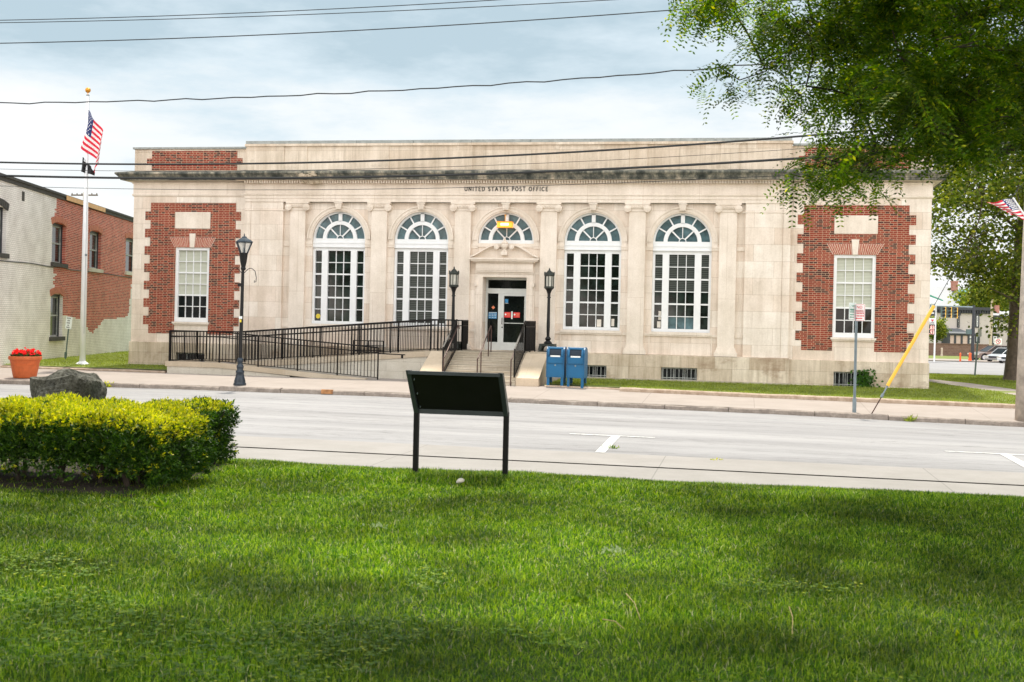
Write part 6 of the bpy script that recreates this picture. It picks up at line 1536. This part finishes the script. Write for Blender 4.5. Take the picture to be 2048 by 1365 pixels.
V1, F1 = compound(A1, 10, .31, 9, .026, .058, .095)
V2, F2 = compound(A2, 14, .36, 5, .055, .12, .34)
np_mesh('leaves', np.concatenate([V1, V2]), np.concatenate([F1, F2 + len(V1)]), 'locust_leaf', HL)
# ---- maple on the corner
tb = dep(2031, 765, 47.5); MT = empty('maple_tree', tuple(tb), 'broad maple on the corner lawn right of the post office, with thick dark trunk', 'tree')
cm = lambda px, py, t: dep(px, py, t)
N0 = [tb + [0, 0, -.3], tb + [0, 0, .25], cm(2033, 700, 47.5), cm(2037, 620, 47.5), cm(2042, 540, 47.5), cm(2046, 470, 47.6), cm(2056, 380, 47.8), cm(2070, 290, 48)]; P0 = [-1, 0, 1, 2, 3, 4, 5, 6]; base_r = {0: .62, 1: .47, 2: .38, 3: .36, 4: .34, 5: .29, 6: .22, 7: .15}
limb(4, [cm(2010, 545, 47), cm(1985, 520, 46.5), cm(1930, 500, 46)]); limb(5, [cm(2000, 430, 48), cm(1950, 380, 48.5), cm(1890, 350, 48)]); limb(5, [cm(2100, 430, 48), cm(2180, 380, 48)]); limb(3, [cm(2018, 602, 47), cm(2005, 590, 46)]); limb(4, [cm(2090, 520, 46), cm(2180, 480, 46)])
polyM = [(1866, 340), (1862, 420), (1872, 470), (1866, 545), (1880, 562), (1905, 540), (1935, 560), (1950, 590), (1968, 588), (1985, 560), (2015, 575), (2020, 640), (2032, 640), (2040, 600), (2120, 600), (2260, 560), (2340, 400), (2250, 150), (2050, 120), (1900, 230)]
QM, tM = samp(polyM, 620, 44, 53); keep = np.ones(len(QM), bool)
for (hx_, hy_, hr) in ((1905, 465, 24), (1890, 490, 18), (1925, 440, 20), (1890, 445, 16), (1960, 470, 9), (1985, 610, 14)): keep &= (np.hypot(QM[:, 0] - hx_, (QM[:, 1] - hy_)) > hr)
AM = vdep(QM[keep, 0], QM[keep, 1], tM[keep]); ext_ = vdep([2008, 2020, 1990, 1975, 1890, 1875, 1872], [660, 640, 585, 575, 300, 330, 520], [47, 47, 47, 46, 48, 48, 47]); AM = np.concatenate([AM, ext_])
twig_tree(MT, N0, P0, AM, .8, .10, .05, .014, 'bark_far', base_r=base_r, maxr=.2)
n = 92; C_ = np.repeat(AM, n, 0) + rng.normal(size=(len(AM) * n, 3)) * np.array([.50, .50, .22]); D = rdir(len(C_), -.1); D[:, 2] *= .45; D = unit(D); V, F = leafquads(C_, D, rperp(D), rng.uniform(.12, .22, len(C_)), .12); np_mesh('leaves', V, F, 'maple_leaf', MT)
# ---- trees and bushes beyond the intersection
def blobtree(name, px, t, pyb, pyt, hw, label, n, leaf, mat='maple_leaf', conic=False):
    b = dep(px, pyb, t); tp = dep(px, pyt, t); o = empty(name, tuple(b), label, 'tree'); H = tp[2] - b[2]
    P = rdir(n) * rng.uniform(0, 1, (n, 1)) ** .4; zz_ = (P[:, 2] * .5 + .5); 
    cl = rdir(40) * rng.uniform(.3, 1, (40, 1)); k = rng.integers(0, 40, n); P = cl[k] + rng.normal(size=(n, 3)) * .17; P[:, 2] = np.clip(P[:, 2], -1, 1.05)
    s_ = (1.05 - (P[:, 2] * .5 + .5)) if conic else 1.0
    C_ = np.stack([b[0] + P[:, 0] * hw * s_, b[1] + P[:, 1] * hw * s_, b[2] + H * (.58 + .42 * P[:, 2])], 1); D = rdir(n); V, F = leafquads(C_, D, rperp(D), leaf, leaf * .7); np_mesh('crown', V, F, mat, o)
    mb = MB(); mb.tube([(b[0], b[1], b[2] - .3), (b[0], b[1], b[2] + H * .6)], [.2, .08], 8); mb.build('trunk', 'bark_far', o)
blobtree('tree', 1975, 198, 640, 560, 5.0, 'dark leafy tree between the teal gable and the pale utility pole', 4500, .5)
blobtree('bush', 1872, 158, 690, 633, 1.5, 'round green bush at the left end of the low brick wall', 2500, .3)
blobtree('tree', 2012, 210, 640, 585, 4.0, 'distant tree behind the right wing of the cream house', 2500, .5)
# park trees standing behind the photographer (the windows mirror them)
for i, (x_, y_, h_, lab) in enumerate(((-12, -62, 12, 'park tree behind the photographer, farthest left'), (-3, -66, 14, 'park tree behind the photographer, second from left'), (6, -60, 11, 'park tree behind the photographer, third from left'), (-22, -58, 12, 'park tree behind the photographer beyond the left end'))):
    o = empty('tree', (x_, y_, .4), lab, 'tree', 'park trees behind the photographer'); n = 5200
    cl = rdir(46) * rng.uniform(.4, 1, (46, 1)); k = rng.integers(0, 46, n); P = cl[k] + rng.normal(size=(n, 3)) * .15
    C_ = np.stack([x_ + P[:, 0] * 5, y_ + P[:, 1] * 4, .4 + h_ * (.56 + .40 * P[:, 2])], 1); D = rdir(n); V, F = leafquads(C_, D, rperp(D), .6, .45); np_mesh('crown', V, F, 'maple_leaf', o)
    mb = MB(); mb.tube([(x_, y_, .2), (x_, y_, 3), (x_ + .2, y_, h_ * .7)], [.35, .28, .1], 8); mb.build('trunk', 'bark', o)
# ---- hedge of clipped yew
HG = empty('yew_hedge', (2.0, -30.3, .5), 'clipped yew hedge with yellow green tips over dark foliage at the left', 'hedge')
def rbox(n, x0, x1, y0, y1, z0, z1, faces):
    """random points on chosen faces of a box, with some depth"""
    out_ = []
    ar = {'top': (x1 - x0) * (y1 - y0), 'front': (x1 - x0) * (z1 - z0), 'right': (y1 - y0) * (z1 - z0), 'back': (x1 - x0) * (z1 - z0)}
    tot = sum(ar[f] for f in faces)
    for f in faces:
        m_ = int(n * ar[f] / tot); u, v = rng.uniform(0, 1, m_), rng.uniform(0, 1, m_); dd = np.abs(rng.normal(size=m_)) * .06 - .02
        if f == 'top': P = np.stack([x0 + u * (x1 - x0), y0 + v * (y1 - y0), z1 - dd], 1); nn = [0, 0, 1]
        if f == 'front': P = np.stack([x0 + u * (x1 - x0), y0 + dd, z0 + v * (z1 - z0)], 1); nn = [0, -1, 0]
        if f == 'back': P = np.stack([x0 + u * (x1 - x0), y1 - dd, z0 + v * (z1 - z0)], 1); nn = [0, 1, 0]
        if f == 'right': P = np.stack([x1 - dd, y0 + u * (y1 - y0), z0 + v * (z1 - z0)], 1); nn = [1, 0, 0]
        out_.append((P, np.repeat([nn], m_, 0)))
    return np.concatenate([a for a, b in out_]), np.concatenate([b for a, b in out_])
gzh = z_lawn(2, -30.5)
HX0, HX1 = -2.2, 3.06
A_, An = rbox(21000, HX0, HX1, -31.05, -29.95, .62, 1.14, ('top', 'front', 'right', 'back'))
B_, Bn = rbox(7500, 1.9, 2.60, -30.3, -28.35, .50, 1.045, ('top', 'front', 'right'))
Pn = np.concatenate([A_, B_]); Nn = np.concatenate([An, Bn])
lump = .02 * np.sin(Pn[:, 0] * 5.1 + Pn[:, 2] * 6) + .02 * np.sin(Pn[:, 0] * 11 + Pn[:, 1] * 7) + .03 * np.sin(Pn[:, 2] * 13 + Pn[:, 0] * 3)
Pn = Pn + Nn * lump[:, None]
# round the corners
Pn[:, 2] -= .10 * np.clip((Pn[:, 0] - 2.7) / .35, 0, 1) ** 2 + .05 * np.clip((-30.85 - Pn[:, 1]) / .25, 0, 1) ** 2
lowgap = (Pn[:, 2] < .80 + .10 * np.sin(Pn[:, 0] * 4.0)) & (Nn[:, 1] != 0) & (rng.uniform(0, 1, len(Pn)) < .55); Pn = Pn[~lowgap]; Nn = Nn[~lowgap]
def sprigs(P, Nn, nl, l, w):
    n = len(P); Dm = unit(Nn + rng.normal(size=(n, 3)) * .65 + np.array([0, 0, .55])); k = np.repeat(np.arange(n), nl); m_ = len(k); s_ = rng.uniform(0, 1, m_)
    base_ = P[k] + Dm[k] * (s_ * l * 1.6)[:, None]; D = unit(Dm[k] * .9 + rng.normal(size=(m_, 3)) * .6); return leafquads(base_, D, rperp(D), l * rng.uniform(.6, 1.1, m_), w)
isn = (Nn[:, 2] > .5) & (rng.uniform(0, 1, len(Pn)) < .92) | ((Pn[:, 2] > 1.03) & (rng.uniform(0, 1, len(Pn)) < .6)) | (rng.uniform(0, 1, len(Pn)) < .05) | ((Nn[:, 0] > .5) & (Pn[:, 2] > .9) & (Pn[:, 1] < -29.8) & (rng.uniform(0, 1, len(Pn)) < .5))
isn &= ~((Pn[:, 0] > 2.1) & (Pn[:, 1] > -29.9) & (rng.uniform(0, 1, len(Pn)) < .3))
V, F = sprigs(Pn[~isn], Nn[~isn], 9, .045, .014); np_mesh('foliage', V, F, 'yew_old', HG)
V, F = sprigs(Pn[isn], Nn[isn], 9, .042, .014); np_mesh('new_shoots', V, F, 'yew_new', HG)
# inner dark foliage
ni = 7000; I_ = np.stack([rng.uniform(HX0, 2.85, ni), rng.uniform(-30.9, -30.05, ni), rng.uniform(.66, 1.04, ni)], 1); I2 = np.stack([rng.uniform(2.0, 2.5, 2500), rng.uniform(-30.1, -28.5, 2500), rng.uniform(.60, .94, 2500)], 1); I_ = np.concatenate([I_, I2])
V, F = sprigs(I_, rdir(len(I_)), 4, .06, .03); np_mesh('inner_foliage', V, F, 'yew_old', HG)
mb = MB()
for x_ in np.arange(HX0 + .2, 2.9, .38):
    for k in range(3): xx = x_ + random.uniform(-.1, .1); yy = -30.5 + random.uniform(-.2, .2); mb.tube([(xx, yy, .42), (xx + random.uniform(-.12, .12), yy + random.uniform(-.1, .1), .75), (xx + random.uniform(-.3, .3), yy + random.uniform(-.25, .25), 1.0)], [.024, .017, .008], 5)
for y_ in (-29.6, -29.2, -28.8): mb.tube([(2.6, y_, .4), (2.55, y_, .75), (2.7, y_, 1.05)], [.022, .016, .008], 5)
mb.build('stems', 'bark', HG)
xs = fr(-3, 2.95, 26); tag(struct('soil', (lambda m_: (m_.v.extend([(x, y, z_lawn(x, y) + .012 + .015 * math.sin(x * 7) * math.sin(y * 9)) for y in fr(-31.3, -28.5, 14) for x in xs]), [(m_.f.append((j * 27 + i, j * 27 + i + 1, j * 27 + i + 28, j * 27 + i + 27)), m_.mi.append(0)) for j in range(14) for i in range(26)], m_)[2])(MB()), 'soil'), kind='structure')
def gnd2(px, py):
    d = ray(px, py); t_ = 2.
    while t_ < 30:
        p = CAM + d * t_
        if p[2] < z_lawn(p[0], p[1]) + .03: break
        t_ += .02
    return p
plain('dry_twig', (.42, .30, .16), .9)
leaf_mat('pale_weed', [(0, (.25, .34, .16)), (1, (.45, .50, .30))], .3)
# ---- ivy, weeds
def tuft(name, p, n, l, w, mat, label, spread=.1, up=.8, cat='weed'):
    P = np.array(p)[None] + rng.normal(size=(n, 3)) * np.array([spread, spread * .5, spread * .2]); P[:, 2] = np.maximum(P[:, 2], p[2]); D = rdir(n, up); V, F = leafquads(P, D, rperp(D), rng.uniform(.5, 1.1, n) * l, w); tag(np_mesh(name, V, F, mat), label, cat)
n = 260; P = np.stack([rng.normal(12.15, .17, n), np.full(n, -.06) - rng.uniform(0, .12, n), rng.uniform(.12, .75, n)], 1); D = rdir(n); V, F = leafquads(P, D, rperp(D), .11, .09); tag(np_mesh('ivy', V, F, 'ivy_leaf'), 'small ivy plant climbing over the basement window below the right brick pavilion', 'ivy')
for px, py, Y, lab, mt in ((213, 764, -8.0, 'small weed in the far kerb right of the boulder', 'yew_new'), (1820, 834, -8.05, 'green weed in the far kerb near the yellow guarded wire', 'far_grass')):
    q = onY(px, py, Y); q[2] = z_road(q[0], Y - .05); tuft('weed', q, 60, .22, .04, mt, lab, .06)
q = onZ(1225, 893, -.2); q[2] = z_road(q[0], q[1]); tuft('weed', q, 40, .09, .02, 'clover_leaf', 'green weed growing through the white parking mark', .07)
q = onZ(1434, 920, -.25); q[2] = z_near(q[0]); tuft('weed', q, 30, .06, .014, 'yew_new', 'tiny yellowish weed at the pavement joint', .05)
q = onZ(920, 972, z_lawn(5.3, -29.6)); mb = MB(); mb.lathe([(.02, 0), (.040, .01), (.043, .025), (.022, .045), (.006, .050)], (q[0], q[1], z_lawn(q[0], q[1]) + .028), 7); mb.v = [(x + .35 * (z % .013), y, z + .25 * (x - q[0])) for x, y, z in mb.v]; tag(mb.build('stone', 'ceramic_white'), 'small whitish stone lying in the grass below the information board', 'stone')

for px, py, l_, mt, lab in ((1228, 1104, .055, 'pale_weed', 'pale silvery weed right of the middle of the lawn'), (1150, 1205, .07, 'clover_leaf', 'small broad leaved weed in the lower middle of the lawn'), (1920, 1280, .08, 'clover_leaf', 'broad leaved weed in the shaded lawn near the lower right corner'), (750, 1055, .04, 'pale_weed', 'small pale weed left of the sign in the sunlit lawn'), (320, 1015, .12, 'clover_leaf', 'leafy weed in front of the yew hedge')):
    q = gnd2(px, py); tuft('weed', q, 26, l_, .022, mt, lab, .05)
for px, py, px2, py2, lab in ((1252, 1205, 1280, 1258, 'thin dry twig lying left of centre in the lower lawn'), (1578, 1232, 1584, 1288, 'thin dry stalk in the lower right lawn'), (1205, 1258, 1248, 1278, 'short dry twig lying in the lower middle lawn')):
    a, b = gnd2(px, py), gnd2(px2, py2); mb = MB(); mb.tube([(a[0], a[1], a[2] + .05), ((a[0] + b[0]) / 2 + .01, (a[1] + b[1]) / 2, (a[2] + b[2]) / 2 + .065), (b[0], b[1], b[2] + .05)], [.003, .0025, .0015], 5); tag(mb.build('twig', 'dry_twig'), lab, 'twig')
# ---- grass
def zl_np(x, y): 
    t_ = np.clip((y + 29.3) / 6.2, 0, 1); return .455 - .73 * t_ * t_ * (3 - 2 * t_) + .012 * np.sin(x * 1.7 + y) * np.sin(y * 1.3)
def blades(X, Y, Z, h, w, lean=.75):
    n = len(X); a = rng.uniform(0, 6.283, n); b = rng.uniform(0, 6.283, n); le = np.abs(rng.normal(size=n)) * lean
    u = np.stack([np.cos(a), np.sin(a), np.zeros(n)], 1); ld = np.stack([np.cos(b), np.sin(b), np.zeros(n)], 1); P = np.stack([X, Y, Z], 1)
    h = h[:, None]; w = np.broadcast_to(w, n)[:, None]; le = le[:, None]; up = np.array([0, 0, 1.0])
    mid = P + up * h * .55 + ld * h * le * .35; tip = P + up * h * (1 - .25 * np.minimum(le, 1)) + ld * h * le * 1.1
    V = np.stack([P - u * w / 2, P + u * w / 2, mid + u * w * .42, mid - u * w * .42, tip], 1).reshape(-1, 3); o_ = np.arange(n) * 5
    return V, np.stack([o_, o_ + 1, o_ + 2, o_ + 3], 1), np.stack([o_ + 3, o_ + 2, o_ + 4], 1)
fwd = np.array([math.sin(YAW), math.cos(YAW)]); rgt = np.array([math.cos(YAW), -math.sin(YAW)])
NG = 620000
t_ = rng.uniform(0, 1, NG); T_ = 3.2 + (15.2 - 3.2) * t_ ** .85; u = rng.uniform(-.56, .56, NG)
X = CX + fwd[0] * T_ + rgt[0] * u * T_; Y = -CD + fwd[1] * T_ + rgt[1] * u * T_
def pn(x, y, s_, k): return (np.sin(x * s_ + k) + np.sin(y * s_ * 1.13 + k * 2.1) + np.sin((x + y) * s_ * .71 + k * .7) + np.sin((x - y * 1.3) * s_ * .57 + k * 1.9)) / 4
ok = (Y < -23.0) & ~((X < 2.85) & (Y > -31.2) & (Y < -28.5) & (rng.uniform(0, 1, NG) < .9))
X, Y, T_ = X[ok], Y[ok], T_[ok]
clump = pn(X, Y, 2.3, 1.0) * .5 + pn(X, Y, 6.1, 4.0) * .5
h = (.046 + .018 * clump) * rng.uniform(.55, 1.3, len(X)); edge_ = (Y > -29.5); h = np.where(edge_, h * 1.35, h); h = np.where((np.abs(X - 5.3) < .8) & (np.abs(Y + 28.7) < .5), h * 1.25, h)
w = .0042 * (np.maximum(T_, 4) / 5) ** .75
V, Fq, Ft = blades(X, Y, zl_np(X, Y) - .005, h, w)
tag(np_mesh('grass', V, [Fq, Ft], 'grass_blade'), 'lush uneven green grass of the park lawn', 'grass', kind='stuff')
# clover between the blades, mostly near and left
NC = 12000; T_ = 3.4 + 4.6 * rng.uniform(0, 1, NC) ** .9; u = rng.uniform(-.54, .54, NC); X = CX + fwd[0] * T_ + rgt[0] * u * T_; Y = -CD + fwd[1] * T_ + rgt[1] * u * T_
ok = (pn(X, Y, 2.9, 2.0) + .5 * pn(X, Y, 7, 1) + (-.9 * u) + (5.6 - T_) * .22) > .15; X, Y = X[ok], Y[ok]; n = len(X); Zc = zl_np(X, Y) + rng.uniform(.03, .065, n)
Vs, Fs, o_ = [], [], 0; a0 = rng.uniform(0, 6.28, n)
for k in range(3):
    a = a0 + k * 2.094; D = unit(np.stack([np.cos(a), np.sin(a), rng.uniform(-.1, .35, n)], 1)); U = unit(np.cross(D, np.array([0, 0, 1.0]))); V, F = leafquads(np.stack([X, Y, Zc], 1), D, U, .020, .019); Vs.append(V); Fs.append(F + o_); o_ += len(V)
tag(np_mesh('clover', np.concatenate(Vs), np.concatenate(Fs), 'clover_leaf'), 'patches of low clover in the nearest lawn', 'clover', kind='stuff')
# far lawns
def zf_np(X, Y): return np.array([z_far(float(a), float(b)) for a, b in zip(X, Y)])
XX, YY, WW = [], [], []
for x0, x1, y0, y1, n, bad in ((-26, -11.05, -2.7, 3, 22000, None), (-26, -14.3, 3, 14, 22000, None), (2.2, 4.6, -3.85, -.3, 4000, None), (4.6, 22, -4.35, -.3, 34000, None), (14.2, 26, -.3, 15, 60000, None)):
    XX.append(rng.uniform(x0, x1, n)); YY.append(rng.uniform(y0, y1, n))
X = np.concatenate(XX); Y = np.concatenate(YY)
def onpath(X, Y):
    return inpoly_pts(np.stack([X, Y], 1), PATHP)
ok = ~onpath(X, Y) & ~((Y > -.3) & (X < 14.3)& (X > -14.3)); X, Y = X[ok], Y[ok]
V, Fq, Ft = blades(X, Y, zf_np(X, Y) - .005, rng.uniform(.03, .075, len(X)), .016, .6)
tag(np_mesh('grass', V, [Fq, Ft], 'far_grass'), 'short yellowish green grass of the lawns beside the post office', 'grass', kind='stuff')
